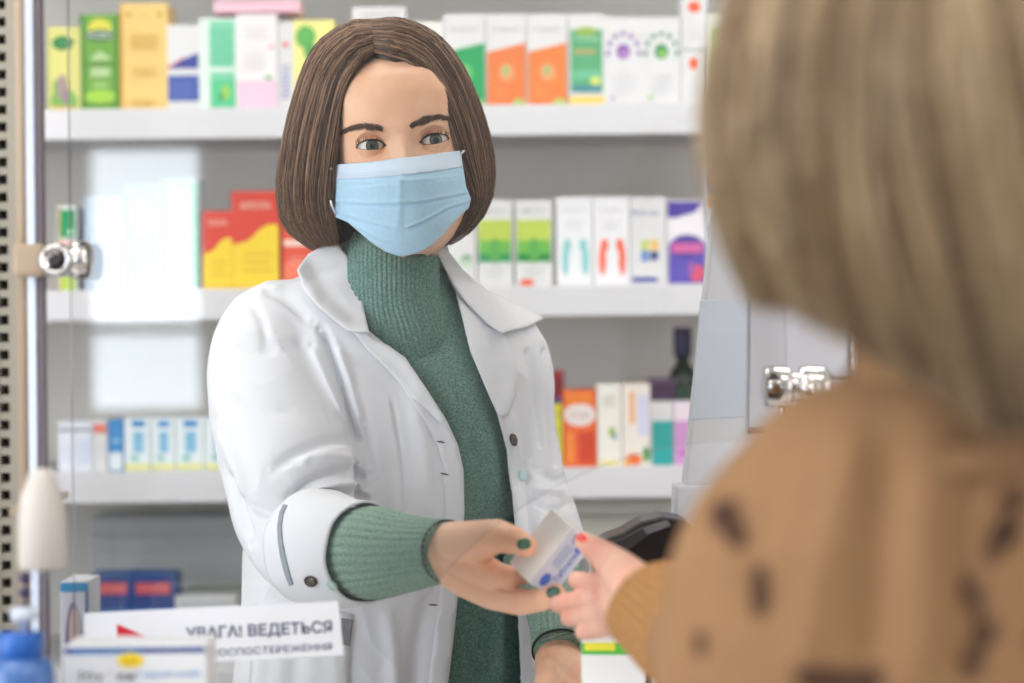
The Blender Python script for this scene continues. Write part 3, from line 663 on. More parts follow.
nt_ = len(th); fs = []
Xf, Zf, Cf = X.ravel(), Z.ravel(), cx.ravel()
for i in range(len(zz) - 1):
    for k in range(nt_):
        k2 = (k + 1) % nt_; q = (i * nt_ + k, i * nt_ + k2, (i + 1) * nt_ + k2, (i + 1) * nt_ + k)
        fs.append(q)
fs = np.array(fs); cxm = Xf[fs].mean(1); czm = Zf[fs].mean(1); keep = np.ones(len(fs), bool)
for ex, ef, ez, sg_ in EYE:
    u = (cxm - ex) * sg_; up, lo = almond(u); dz = czm - ez
    keep &= ~((np.abs(u) < 15.4) & (dz < up) & (dz > lo) & (Cf[fs[:, 0]] > 0))
fs = [tuple(f) for f in fs[keep]]
body = MB(); body.add(V, fs)
head_bvh = bvh_of(V, fs)
# neck, trunk and arms below the clothes
def hips(): pass
body.tube([HW(0, -.012, -.06), P(391, 262, 2.095), P(393, 300, 2.11), P(397, 330, 2.15)], [.048, .045, .048, .06], 32)
def loft(rows, n=64, expo=2.4, shear=.18, scale=1.0, fwd=None):
    """rows: (py, xL, xR, Yc, depth half); rings of a trunk"""
    rows = spline(rows, 46); V = []; Fs = []
    for r in rows:
        py, xl, xr, Yc, b = r; xc = (xl + xr) / 2; a = (xr - xl) / 2 / F * Yc * scale; b = b * scale
        c = P(xc, py, Yc)
        for k in range(n):
            t = 2 * math.pi * k / n; cs, sn = math.cos(t), math.sin(t)
            x = a * math.copysign(abs(cs) ** (2 / expo), cs); y = b * math.copysign(abs(sn) ** (2 / expo), sn)
            dy = 0
            if fwd and y < 0:
                px = xc + x * F / Yc
                for qx, qy, am, s1, s2 in fwd: dy -= am * math.exp(-((px - qx) / s1) ** 2 - ((py - qy) / s2) ** 2)
            V.append((c.x + x, c.y + y + shear * x + dy, c.z))
    m = len(rows)
    for i in range(m - 1):
        for k in range(n):
            k2 = (k + 1) % n; Fs.append((i * n + k, (i + 1) * n + k, (i + 1) * n + k2, i * n + k2))
    Fs.append(tuple(range(n))); Fs.append(tuple((m - 1) * n + k for k in range(n))[::-1])
    return np.array(V), Fs
ROWS = [(266, 322, 452, 2.125, .052), (280, 292, 468, 2.13, .066), (297, 262, 490, 2.135, .082), (318, 246, 522, 2.14, .098), (350, 244, 536, 2.145, .110), (400, 246, 540, 2.15, .120), (460, 246, 546, 2.155, .122),
        (520, 250, 552, 2.155, .120), (600, 246, 566, 2.16, .125), (690, 236, 586, 2.165, .130), (800, 226, 602, 2.17, .140), (1050, 214, 616, 2.17, .150)]
BUMP = [(352, 400, .016, 52, 60), (486, 400, .020, 46, 60)]
Vt, Ft = loft(ROWS, scale=.80, fwd=None)
body.add(Vt, [f[::-1] for f in Ft])
for s in (-1, 1):   # legs
    hx_ = P(415, 700, 2.17).x + s * .095
    body.tube([(hx_, 2.17, .86), (hx_ + s * .01, 2.16, .48), (hx_ + s * .01, 2.19, .08)], [.085, .056, .04], 20)

def hand(segs, vox=.0013, it=5):
    """one closed hand surface from tapering joints"""
    V = []; Fs = []
    for p0, r0, p1, r1 in segs:
        p0, p1 = Vector(p0), Vector(p1); ax = p1 - p0; L = ax.length
        b = bmesh.new(); bmesh.ops.create_uvsphere(b, u_segments=16, v_segments=12, radius=1)
        q = Vector((0, 0, 1)).rotation_difference(ax.normalized()).to_matrix() if L > 1e-6 else Matrix.Identity(3)
        n = len(V); b.verts.index_update()
        for v in b.verts:
            top = v.co.z > 0.001; r = r1 if top else r0
            V.append((p1 if top else p0) + q @ (v.co * r))
        Fs += [tuple(n + v.index for v in f.verts) for f in b.faces]; b.free()
    A, Fo, N = eval_mods(V, Fs, [('REMESH', dict(mode='VOXEL', voxel_size=vox)), ('SMOOTH', dict(iterations=it, factor=.5))])
    return A, Fo, N
def chain(pts): return [(pts[i][0], pts[i][1], pts[i + 1][0], pts[i + 1][1]) for i in range(len(pts) - 1)]
wr = P(436, 552, 1.775)
segs = chain([(P(400, 552, 1.82), .027), (wr, .0245), (P(462, 560, 1.765), .0225)])
segs += chain([(P(452, 545, 1.765), .021), (P(478, 541, 1.742), .0185), (P(497, 536, 1.722), .0150), (P(514, 540, 1.709), .0122), (P(526, 546, 1.702), .0098)])        # thumb
segs += chain([(wr, .021), (P(470, 566, 1.757), .0185), (P(494, 577, 1.745), .0145), (P(509, 578, 1.742), .0108), (P(524, 573, 1.748), .0092), (P(534, 562, 1.758), .0080)])   # index
segs += chain([(wr, .022), (P(468, 578, 1.760), .0185), (P(492, 594, 1.748), .0140), (P(519, 603, 1.733), .0112), (P(541, 600, 1.719), .0102), (P(556, 594, 1.712), .0088)])   # middle
segs += chain([(P(440, 560, 1.785), .018), (P(482, 588, 1.770), .0135), (P(512, 599, 1.756), .0102), (P(533, 599, 1.744), .0090), (P(545, 597, 1.738), .0080)])
segs += chain([(P(440, 560, 1.790), .017), (P(476, 586, 1.785), .0125), (P(500, 595, 1.775), .0092), (P(516, 597, 1.765), .0082), (P(526, 597, 1.760), .0075)])
A, Fo, N = hand(segs)
A = sculpt(A, N, [([(488, 548), (500, 556), (512, 564)], 2.6, -.0022), ([(498, 588), (512, 590), (530, 588)], 2.2, -.0016), ([(505, 524), (508, 533), (508, 541)], 1.6, -.0006),
                  ([(516, 592), (518, 600), (516, 610)], 1.6, -.0006), ([(539, 590), (541, 600), (540, 608)], 1.4, -.0005)])
body.add(A, Fo); hand1_bvh = bvh_of(A, Fo)
# left hand lying on the counter
w2 = P(559, 664, 1.945)
segs = chain([(P(560, 640, 1.99), .026), (w2, .0245)])
for k, (a, b, c_, d) in enumerate([((578, 692, 1.885), (566, 722, 1.845), (556, 741, 1.82), .0100), ((590, 684, 1.88), (586, 716, 1.83), (582, 742, 1.795), .0102),
                       ((603, 682, 1.885), (606, 712, 1.835), (606, 738, 1.80), .0098), ((614, 686, 1.895), (622, 712, 1.855), (625, 730, 1.83), .0088)]):
    A_, B_, C_ = P(*a), P(*b), P(*c_)
    B_.z = max(B_.z, CT + d + .006); C_.z = CT + d * .82
    segs += chain([(w2, .021), (A_, .0132 if k < 3 else .012), (B_, d * .98), ((B_ + C_) / 2 + Vector((0, 0, .002)), d * .9), (C_, d * .8)])
segs += chain([(w2, .021), (P(548, 690, 1.91), .015), (P(544, 715, 1.885), .0105), (P(546, 735, 1.86), .009)])
A, Fo, N = hand(segs)
body.add(A, Fo)
body.build('body', skin, PH, True)
# finger nails
def nail(bvh, px, py, a, w, h, m_, name='fingernail', lab=None, parent=PH, Y=1.0):
    V = []; Fs = []; O = Vector((0, 0, CAMZ)); ca, sa = math.cos(a), math.sin(a)
    rings = [(0, 0)] + [(r, k) for r in (.5, .85, 1.0) for k in range(16)]
    for r, k in rings:
        t = 2 * math.pi * k / 16; cx_, sy_ = math.cos(t), math.sin(t)
        x = r * w * math.copysign(abs(cx_) ** .8, cx_); y = r * h * math.copysign(abs(sy_) ** .8, sy_)
        h_ = bvh.ray_cast(O, (P(px + x * ca - y * sa, py + x * sa + y * ca, 1) - O).normalized())
        if h_[0] is None: V.append(None); continue
        V.append(h_[0] + h_[1] * (.0011 if r < .9 else .0001))
    ok = [v for v in V if v is not None]
    if not ok: return
    V = [v if v is not None else ok[-1] for v in V]
    for k in range(16):
        k2 = (k + 1) % 16; Fs.append((0, 1 + k2, 1 + k))
        for q in range(2): Fs.append((1 + q * 16 + k, 1 + q * 16 + k2, 17 + q * 16 + k2, 17 + q * 16 + k))
    return mk(name, V, Fs, m_, parent, True, None, lab)
gn = mat('nail_green', (44, 96, 74), .22, coat=.5)
nail(hand1_bvh, 524, 544, math.radians(-12), 7.2, 5.6, gn, lab='dark green painted fingernail')
nail(hand1_bvh, 553, 592, math.radians(-18), 7.0, 5.4, gn, lab='dark green painted fingernail')

# eyes
eye_m = [mat('eye_white', (212, 204, 200), .15, spec=.6), mat('iris', (84, 92, 88), .12, rgb2=(58, 66, 66), nscale=900), mat('iris_rim', (44, 46, 48), .15), mat('pupil', (10, 10, 12), .05)]
for ex, ef, ez, sg_ in EYE:
    V = []; Fs = []; mi = []; g = Vector((.10, 1, .0)).normalized(); rot = Vector((0, 0, 1)).rotation_difference(g).to_matrix()
    lat = [0, .09, .19, .24, .45, .50, .54, .62, .8, 1.0, 1.3, 1.6]
    V.append(Vector((0, 0, 1)))
    for la in lat[1:]:
        for k in range(32):
            t = 2 * math.pi * k / 32; V.append(Vector((math.sin(la) * math.cos(t), math.sin(la) * math.sin(t), math.cos(la))))
    for k in range(32):
        k2 = (k + 1) % 32; Fs.append((0, 1 + k, 1 + k2)); mi.append(3)
        for i in range(len(lat) - 2):
            Fs.append((1 + i * 32 + k, 1 + (i + 1) * 32 + k, 1 + (i + 1) * 32 + k2, 1 + i * 32 + k2)); mi.append(3 if lat[i + 2] < .2 else 1 if lat[i + 2] <= .46 else 2 if lat[i + 2] <= .51 else 0)
    V = [rot @ (v * .0137) for v in V]
    V = [HW(ex / 1000 + v.x, ef / 1000 + v.y, ez / 1000 + v.z) for v in V]
    mk('eyeball', V, Fs, eye_m, PH, True, mi)
# eyebrows and lashes: single short hairs joined per brow and per eye
brow_m = mat('brow_hair', (84, 60, 48), .6)
def hairs(name, roots, m_, parent=PH, seg=3):
    mb = MB()
    for pts, r in roots: mb.tube(pts, [r * (1 - i / (len(pts) - .3)) for i in range(len(pts))], 3, caps=False)
    o = mb.build(name, m_, parent, True); o['kind'] = 'stuff'; return o
def face_pt(px, py, off=.0006):
    O = Vector((0, 0, CAMZ)); h = head_bvh.ray_cast(O, (P(px, py, 1) - O).normalized())
    return (h[0] + h[1] * off) if h[0] is not None else P(px, py, 1.97)
for path in ([(340, 134.5, 2.2), (350, 129.5, 4.2), (362, 127, 5.8), (374, 127.5, 6.6), (384, 129.5, 4.2)], [(410, 127, 4.0), (420, 122.5, 6.6), (432, 118.5, 5.8), (442, 118, 4.2), (449, 120.5, 2.0)]):
    g = spline(path, 60); roots = []; left = path[0][0] < 395
    for i in range(620):
        q = rng.random(); k = int(q * 59); c = g[k]; tg = g[min(k + 1, 59)] - g[max(k - 1, 0)]; tg = tg[:2] / np.linalg.norm(tg[:2])
        if left: tg = -tg                                    # hairs grow outwards
        nm = np.array([tg[1], -tg[0]]); nm = nm if nm[1] < 0 else -nm
        o = float(np.clip(rng.normal() * .27, -.6, .6)) * c[2]; L = 3.6 + rng.random() * 2
        d = tg + nm * (.25 + .35 * (-o / c[2]) + rng.normal() * .12)
        p0 = np.array(c[:2]) + nm * o
        roots.append(([face_pt(*(p0 + d * L * t)) + Vector((0, -.0003 - .0006 * t, 0)) for t in (0, .5, 1)], .00028))
    hairs('eyebrow', roots, brow_m)
lash = mat('lash', (34, 26, 24), .6)
for ex, ef, ez, sg_ in EYE:
    roots = []; line = []; low = []
    for i in range(25):
        u = -15 + i * 30 / 24; up, lo = almond(np.array(u)); x = ex + u * sg_
        def lp(z, k=14.9):
            return HW(x / 1000, (ef + math.sqrt(max(k * k - u * u - z * z, 4))) / 1000, (ez + z) / 1000)
        line.append(lp(float(up) - .1)); low.append(lp(float(lo) + .1))
    for i in range(34):
        q = rng.random() ** .8 if True else 0; u = -11 + q * 25; up, lo = almond(np.array(u)); x = ex + u * sg_
        base = HW(x / 1000, (ef + math.sqrt(max(14.9 ** 2 - u * u - up * up, 4))) / 1000, (ez + float(up)) / 1000)
        out = HX * sg_ * (.35 * u / 14) + HF * .6 + HZ * .6; tip = out + HZ * .8; L = (2.4 + 1.8 * q) / 1000
        roots.append(([base, base + out * L * .5, base + out * L * .5 + tip * L * .5], .00028))
    mb = MB(); mb.tube(line, [.0004 + .00065 * math.sin(math.pi * min(1, i / 24 + .15)) for i in range(25)], 6); o = mb.build('lash_line', lash, PH, True)
    MB().tube(low, .00028, 6).build('lash_line', mat('lash_soft', (110, 76, 64), .6), PH, True)
    hairs('eyelashes', roots, lash)

# ------------------------------------------------------------------ clothes
coat_m = mat('coat_white', (229, 230, 237), .75, bump=.35, bscale=1400, spec=.2)
knit = mat('teal_knit', (86, 122, 116), .9, rgb2=(134, 164, 156), nscale=520, bump=.9, bscale=700, spec=.15)
knit2 = mat('teal_knit_light', (120, 150, 136), .9, rgb2=(158, 182, 168), nscale=520, bump=.8, bscale=700, spec=.15)
dark_hem = mat('knit_dark_edge', (40, 48, 46), .9)
# sweater body
Vs, Fs_ = loft([(r[0], r[1], r[2], r[3], r[4]) for r in ROWS if r[0] < 900], n=160, scale=.90, fwd=BUMP)
A, Fo, N = eval_mods(Vs, Fs_, [('SUBSURF', dict(levels=1, render_levels=1))])
A[:, 1] += 0.002
sw_str = [([(372, 318), (400, 330), (440, 332)], 7, -.003), ([(395, 345), (430, 372), (470, 380)], 9, .003), ([(470, 395), (490, 440), (500, 500)], 7, .004), ([(462, 420), (478, 470), (480, 520)], 6, -.004), ([(495, 540), (500, 600), (498, 683)], 6, .005), ([(480, 560), (478, 620), (474, 683)], 7, -.004), ([(420, 360), (450, 400), (465, 440)], 8, .003)]
A = sculpt(A, N, sw_str)
sweater = mk('sweater', A, Fo, knit, PH, True, None, 'teal green knitted turtleneck sweater')
# ribbed hem lines at the bottom: turtleneck
def ribtube(pts, rads, nrib, depth, m_, name, parent, n=None, rows=60, flat=1.0, yaw=None, lab=None):
    """open knitted tube with ribs along its length; pts (px,py,Y), rads (rx, rz) metres"""
    n = nrib * 6; c = spline([tuple(p) + tuple(r) for p, r in zip(pts, rads)], rows); C = [P(*r[:3]) for r in c]
    V = []; Fs = []; ref = None
    for i in range(rows):
        t = (C[min(i + 1, rows - 1)] - C[max(i - 1, 0)]).normalized()
        ref = Vector((0, 1, 0)) if ref is None else ref
        a = (ref - t * ref.dot(t)).normalized(); b = t.cross(a); ref = a
        for k in range(n):
            th_ = 2 * math.pi * k / n; rib = depth * (abs(math.cos(nrib * th_ / 2)) ** .6 - .6)
            V.append(C[i] + a * math.cos(th_) * (c[i][4] + rib) + b * math.sin(th_) * (c[i][3] + rib))
    for i in range(rows - 1):
        for k in range(n):
            k2 = (k + 1) % n; Fs.append((i * n + k, i * n + k2, (i + 1) * n + k2, (i + 1) * n + k))
    return mk(name, V, Fs, m_, parent, True, None, lab), C, c
# turtleneck: from shoulders up to below the chin, then folded over inside
tn, _, _ = ribtube([(398, 338, 2.10), (396, 322, 2.092), (391, 300, 2.088), (390, 275, 2.086), (390, 258, 2.086), (390, 254, 2.087), (390, 258, 2.088), (390, 275, 2.088)],
        [(.068, .060), (.058, .058), (.0515, .058), (.0515, .057), (.0515, .057), (.049, .054), (.0470, .052), (.044, .048)], 64, .0016, knit, 'turtleneck', PH, rows=40)
# right sleeve of the sweater (photo left)
ribtube([(318, 553, 1.94), (340, 553, 1.91), (358, 553, 1.880), (378, 553, 1.85), (400, 553.5, 1.823), (420, 552.5, 1.798), (438, 551.5, 1.776), (447, 551.5, 1.766), (445, 551.5, 1.768), (430, 552, 1.785)],
        [(.036, .036), (.040, .040), (.0425, .042), (.0425, .042), (.0365, .037), (.0318, .033), (.0285, .029), (.0275, .028), (.0262, .0265), (.026, .026)], 30, .0022, knit2, 'sweater_sleeve', PH, rows=70, lab='ribbed light teal sweater sleeve at the reaching wrist')
def ring(c, t, rx, rz, r, name, m_, n=60):
    t = t.normalized(); a = (Vector((0, 1, 0)) - t * t.y).normalized(); b = t.cross(a)
    return MB().tube([c + a * math.cos(2 * math.pi * k / n) * rz + b * math.sin(2 * math.pi * k / n) * rx for k in range(n + 1)], r, 6, caps=False).build(name, m_, PH, True)
ring(P(447, 551.5, 1.766), P(447, 551.5, 1.766) - P(438, 551.5, 1.776), .0275, .0275, .0011, 'dark_hem', dark_hem)
# left sleeve
ribtube([(540, 560, 2.08), (552, 590, 2.03), (558, 620, 1.985), (560, 646, 1.955), (560, 650, 1.95), (560, 646, 1.955)], [(.040, .038), (.034, .033), (.029, .029), (.0275, .0275), (.0262, .0262), (.025, .025)], 26, .0020, knit2, 'sweater_sleeve', PH, rows=50)
ring(P(560, 650, 1.95), P(560, 650, 1.95) - P(558, 620, 1.985), .0272, .0272, .0011, 'dark_hem', dark_hem)

# white coat: trunk and sleeves grown together, then opened at the front
CR = ROWS
Vc, Fc = loft(CR, n=72, scale=1.0, fwd=BUMP)
mb = MB(); mb.add(Vc, Fc)
def stube(secs):
    c = spline(secs, 40); b = MB(); b.tube([P(*r[:3]) for r in c], [r[3] for r in c], 28); mb.add(b.v, b.f)
stube([(304, 318, 2.125, .045), (286, 330, 2.105, .0585), (273, 350, 2.085, .0645), (271, 385, 2.065, .0660), (280, 430, 2.035, .0670), (289, 480, 2.005, .0650), (297, 522, 1.985, .060), (311, 543, 1.962, .056), (326, 550, 1.938, .046)])
stube([(490, 347, 2.155, .042), (501, 354, 2.165, .0500), (506, 375, 2.165, .0515), (508, 420, 2.16, .0515), (514, 470, 2.15, .0530), (524, 510, 2.13, .0540), (538, 545, 2.09, .050), (548, 575, 2.05, .045)])
A, Fo, N = eval_mods(mb.v, mb.f, [('REMESH', dict(mode='VOXEL', voxel_size=.0038)), ('SMOOTH', dict(iterations=7, factor=.5)), ('SUBSURF', dict(levels=1, render_levels=1)), ('SMOOTH', dict(iterations=4, factor=.5))])
FOLDS = [  # (points, width px, amplitude m): + ridge, - valley
    ([(322, 330), (338, 372), (350, 412), (362, 448)], 4.2, -.0095), ([(312, 345), (328, 385), (340, 420)], 6, .006), ([(336, 348), (350, 385), (362, 425)], 5, .006), ([(350, 380), (366, 430), (372, 470)], 5, -.004),
    ([(368, 478), (340, 470), (312, 478), (290, 498)], 4.5, -.007), ([(366, 466), (338, 458), (308, 462)], 5.5, .006), ([(372, 492), (345, 484), (318, 489), (296, 506)], 4.5, .007), ([(352, 440), (330, 442), (300, 452), (270, 470)], 6, -.004),
    ([(358, 452), (330, 450), (296, 464)], 5, .004), ([(372, 500), (345, 495), (318, 500), (298, 512)], 4, -.005),
    ([(230, 470), (240, 505), (250, 540)], 5, -.005), ([(222, 430), (236, 470), (244, 500)], 6, .004), ([(244, 500), (262, 512), (280, 512)], 5, -.004), ([(250, 300), (262, 322), (268, 350)], 5, -.003),
    ([(228, 345), (250, 352), (280, 350)], 6, -.0025), ([(222, 395), (255, 410), (300, 412)], 7, -.0025), ([(260, 290), (285, 300), (310, 322)], 5, -.003), ([(236, 330), (262, 334), (300, 345)], 6, .002),
    ([(392, 400), (402, 460), (404, 520)], 2.2, -.0022), ([(380, 470), (384, 530), (386, 600)], 8, -.004), ([(410, 380), (422, 440), (426, 500)], 10, .004), ([(430, 590), (418, 640), (410, 700)], 8, -.004),
    ([(385, 600), (392, 640), (396, 700)], 8, .004), ([(300, 610), (296, 650), (292, 700)], 8, -.004), ([(330, 605), (336, 650), (338, 700)], 7, .003), ([(268, 612), (262, 650), (256, 700)], 6, .003),
    ([(545, 345), (548, 390), (553, 430), (556, 470)], 3, -.004), ([(528, 345), (536, 400), (540, 450)], 5, -.004), ([(520, 360), (526, 410), (530, 460)], 6, .003), ([(540, 470), (552, 478), (566, 480)], 4, -.004), ([(530, 490), (548, 492), (566, 494)], 4, .004),
    ([(524, 470), (530, 520), (532, 580)], 6, -.004), ([(532, 500), (550, 508), (570, 506)], 4, -.004)]
A = sculpt(A, N, [(p_, w_, a_ * 1.35) for p_, w_, a_ in FOLDS])
A += N * np.array([.0016 * noise.noise(Vector((v[0] * 16, v[1] * 16, v[2] * 9))) + .0011 * (1 - abs(noise.noise(Vector((v[0] * 22 + v[2] * 14, v[1] * 20, v[2] * 10 - v[0] * 6 + 5)))) * 2) ** 3 for v in A])[:, None]
OPEN = [(338, 236), (347, 262), (356, 290), (366, 328), (384, 343), (405, 358), (424, 386), (446, 420), (458, 446), (463, 470), (464, 510), (461, 556), (458, 592), (453, 640), (448, 684), (440, 800), (436, 1010),
        (540, 1010), (534, 800), (522, 684), (519, 612), (516, 540), (513, 505), (508, 450), (499, 414), (484, 380), (471, 350), (464, 318), (456, 290), (446, 268), (436, 236)]
px = PX(A); fa = np.array([f[:4] if len(f) == 4 else (f + (f[-1],))[:4] for f in Fo]); fc = px[fa].mean(1); fn = N[fa].mean(1)[:, 1]; fy = A[fa].mean(1)[:, 1]
# pull the mesh next to the opening exactly on to its outline
cut = inpoly(fc, OPEN) & (fy < 2.155) & (fn < .35)
neck = (A[fa].mean(1)[:, 2] > P(400, 276, 2.12).z) & inpoly(fc, [(300, 200), (300, 275), (480, 275), (480, 200)])
keepf = ~(cut | neck)
idx = np.unique(fa[cut]); edge = np.intersect1d(idx, np.unique(fa[keepf]))
op = np.array(OPEN + OPEN[:1], float)
for v in edge:
    best = None
    for a, b in zip(op[:-1], op[1:]):
        ab = b - a; t = min(max(float((px[v] - a) @ ab / (ab @ ab)), 0), 1); q = a + t * ab; d = np.hypot(*(px[v] - q))
        if best is None or d < best[0]: best = (d, q)
    if best[0] < 5: A[v] = P(best[1][0], best[1][1], A[v][1])
coat_all = bvh_of(A, Fo)
Fk = [Fo[i] for i in np.where(keepf)[0]]
coat = mk('lab_coat', A, Fk, coat_m, PH, True, None, 'white lab coat worn open')
md = coat.modifiers.new('cloth', 'SOLIDIFY'); md.thickness = .0022; md.offset = -1
def lift(out, a=.003, b=.012, reach=26):
    """patch stands further off near the given free edge"""
    def f(p): return a + b * (1 - sstep(0, reach, polydist(p, out)))
    return f
# plackets either side of the opening
drape('placket', [(405, 357), (424, 385), (446, 419), (458, 445), (463.5, 470), (464.5, 510), (461.5, 556), (458.5, 592), (453.5, 640), (448, 686), (444, 760), (424, 760), (428, 686), (434, 640), (440, 592), (443, 556), (445, 510), (444, 470), (438, 446), (426, 422), (406, 392), (392, 368), (384, 344)], 5, coat_all, .0024, coat_m, coat, .002)
drape('placket', [(499, 414), (508, 450), (513, 505), (516, 540), (519, 612), (522, 686), (526, 760), (542, 760), (537, 686), (534, 612), (531, 540), (527, 505), (523, 450), (516, 414), (508, 400)], 5, coat_all, .0024, coat_m, coat, .002)
# lapels
drape('lapel', [(350, 328), (368, 333), (372, 338), (388, 345), (405, 357.5), (424, 386), (446, 419.5), (440, 424), (424, 408), (404, 388), (384, 366), (366, 348)], 4, coat_all, lift([(368, 331), (405, 357), (446, 420)], .004, .004, 14), coat_m, coat, .002)
drape('lapel', [(456, 289), (466, 304), (484, 322), (503, 331), (513, 350), (518, 374), (516, 396), (508, 416), (499, 416), (484, 381), (471, 351), (463, 318)], 4, coat_all, lift([(503, 331), (514, 350), (518, 374), (508, 416)], .004, .007, 18), coat_m, coat, .002)
# collar wings, turned over; they lean on the neck at the top
def cdepth(free, base, near=.006):
    def f(p):
        O = Vector((0, 0, CAMZ)); Y = []
        for q in p:
            h = coat_all.ray_cast(O, (P(q[0], q[1], 1) - O).normalized()); Y.append(h[0].y if h[0] is not None and h[0].y < 2.2 else 2.09)
        Y = np.array(Y); ok = Y != 2.09; M_ = np.c_[p, np.ones(len(p))]; cf = np.linalg.lstsq(M_[ok], Y[ok], rcond=None)[0]; pl_ = M_ @ cf
        Y = np.where(ok, np.minimum(Y, pl_), pl_); top = sstep(300, 252, p[:, 1]); Y = Y * (1 - top) + np.minimum(Y, base + .0) * top
        return Y - near - .010 * (1 - sstep(0, 16, polydist(p, free)))
    return f
drape('collar', [(322, 246), (308, 254), (297, 270), (301, 284), (308, 296), (317, 305), (332, 318), (348, 330), (359, 331.5), (369, 331), (363, 305), (355, 277), (347, 256), (338, 245)], 3, None, 0, coat_m, coat, .0022,
      depth=cdepth([(297, 270), (317, 305), (348, 330), (369, 331)], 2.055), label='turned down collar wing, left in the photograph')
drape('collar', [(434, 240), (447, 250), (463, 270), (487, 290), (515, 303), (544, 318), (528, 326), (503, 332), (488, 322), (472, 306), (460, 293), (449, 276), (438, 256)], 3, None, 0, coat_m, coat, .0022,
      depth=cdepth([(487, 290), (515, 303), (544, 318), (503, 332)], 2.075), label='turned down collar wing, right in the photograph')
# collar stand behind the neck
cs = []
for i in range(25):
    t = math.radians(-20 + 220 * i / 24); c = P(386, 262, 2.115); cs.append((c.x + .072 * math.cos(t), c.y + .058 * math.sin(t), c.z))
V = [(x, y, z - .012) for x, y, z in cs] + [(386 / 1e9 + x + (P(386, 262, 2.115).x - x) * .10, y, z + .022) for x, y, z in cs]
o = mk('collar_stand', V, [(i, i + 1, i + 26, i + 25) for i in range(24)], coat_m, coat, True); o.modifiers.new('cloth', 'SOLIDIFY').thickness = .003
# folded cuff of the right sleeve
def opentube(name, secs, m_, parent, n=56, rows=24, th=.0022, label=None):
    c = spline(secs, rows); C = [P(*r[:3]) for r in c]; V = []; Fs = []
    for i in range(rows):
        t = (C[min(i + 1, rows - 1)] - C[max(i - 1, 0)]).normalized(); a = (Vector((0, 1, 0)) - t * t.y).normalized(); b = t.cross(a)
        for k in range(n):
            w = 2 * math.pi * k / n; rr = c[i][3] * (1 + .018 * math.sin(3 * w + i * .12) + .010 * math.sin(7 * w + i * .2)); V.append(C[i] + a * math.cos(w) * rr + b * math.sin(w) * rr)
    for i in range(rows - 1):
        for k in range(n):
            k2 = (k + 1) % n; Fs.append((i * n + k, i * n + k2, (i + 1) * n + k2, (i + 1) * n + k))
    o = mk(name, V, Fs, m_, parent, True, None, label); o.modifiers.new('cloth', 'SOLIDIFY').thickness = th; return o
cuff = opentube('cuff', [(316, 546, 1.940, .0580), (330, 550, 1.916, .0560), (350, 553, 1.884, .0515), (368, 553, 1.858, .0478)], coat_m, coat, label='white turned back sleeve cuff')
Vv = [v.co[:] for v in cuff.data.vertices]; cuff_bvh = bvh_of(Vv, [tuple(p.vertices) for p in cuff.data.polygons])
def small(name, poly, m_, bvh, off=.0012, thick=.0008, step=2, lab=None, parent=None): return drape(name, poly, step, bvh, off, m_, parent or coat, thick, lab)
grey_p = mat('piping_grey', (150, 158, 168), .6)
small('grey_piping', [(287, 505), (283, 514), (281, 526), (282, 540), (285, 556), (289, 572), (293, 585), (289, 586), (284, 573), (280, 557), (277.5, 540), (277, 526), (279, 513), (283, 504)], grey_p, Near(coat_all, cuff_bvh), .002)
def ell(cx_, cy_, a, b, rot=0, n=16):
    r = math.radians(rot); return [(cx_ + a * math.cos(t) * math.cos(r) - b * math.sin(t) * math.sin(r), cy_ + a * math.cos(t) * math.sin(r) + b * math.sin(t) * math.cos(r)) for t in [2 * math.pi * k / n for k in range(n)]]
metal_b = mat('button_metal', (118, 106, 98), .3, metal=.8); metal_c = mat('button_rim', (70, 62, 58), .35, metal=.8); mint = mat('snap_mint', (190, 220, 222), .5)
def button(x, y, a, b, rot, bvh):
    o = small('button', ell(x, y, a, b, rot), metal_c, bvh, .0042, .0018, 3, 'dark metal snap button')
    small('button_face', ell(x, y, a * .68, b * .68, rot), metal_b, bvh, .0048, .0008, 3)
button(514, 440, 3.6, 6.4, -12, coat_all); button(310, 582, 6.6, 5.0, 32, cuff_bvh)
small('snap_back', ell(523, 475, 4, 6, -10), mint, coat_all, .0045, .0010, 3, 'pale mint snap disc'); small('snap_back', ell(332, 586, 6.5, 4.2, 35), mat('snap_green', (176, 216, 206), .5), cuff_bvh, .0012, .0008, 3, 'pale mint snap disc')
slit = mat('slit_dark', (70, 66, 70), .7)
for x, y, r in [(441, 442, 8), (444.5, 474, 12), (433, 605, 2)]: small('buttonhole', ell(x, y, 4.4, .85, r), slit, coat_all, .0052, .0005, 2)
small('grey_tab', [(341, 618), (353, 620), (350, 646), (339, 644)], mat('tab_grey', (132, 134, 138), .7), coat_all, .003, .001)
small('pocket', [(254, 603), (286, 607.5), (340, 612), (352, 614), (348, 700), (330, 760), (258, 760), (248, 700)], coat_m, coat_all, .0022, .002, 6)
# trousers and shoes behind the counter
tq = mat('trouser_navy', (52, 56, 70), .8)
for s in (-1, 1):
    hx_ = P(415, 700, 2.17).x + s * .095
    MB().tube([(hx_, 2.17, .90), (hx_ + s * .01, 2.16, .48), (hx_ + s * .01, 2.19, .07)], [.095, .075, .06], 24).build('trouser_leg', tq, PH, True)
    b = MB().box(hx_ + s * .01 - .045, hx_ + s * .01 + .045, 2.02, 2.26, 0, .075, bev=.03).build('shoe', mat('shoe_white', (220, 220, 220), .5), PH, True)

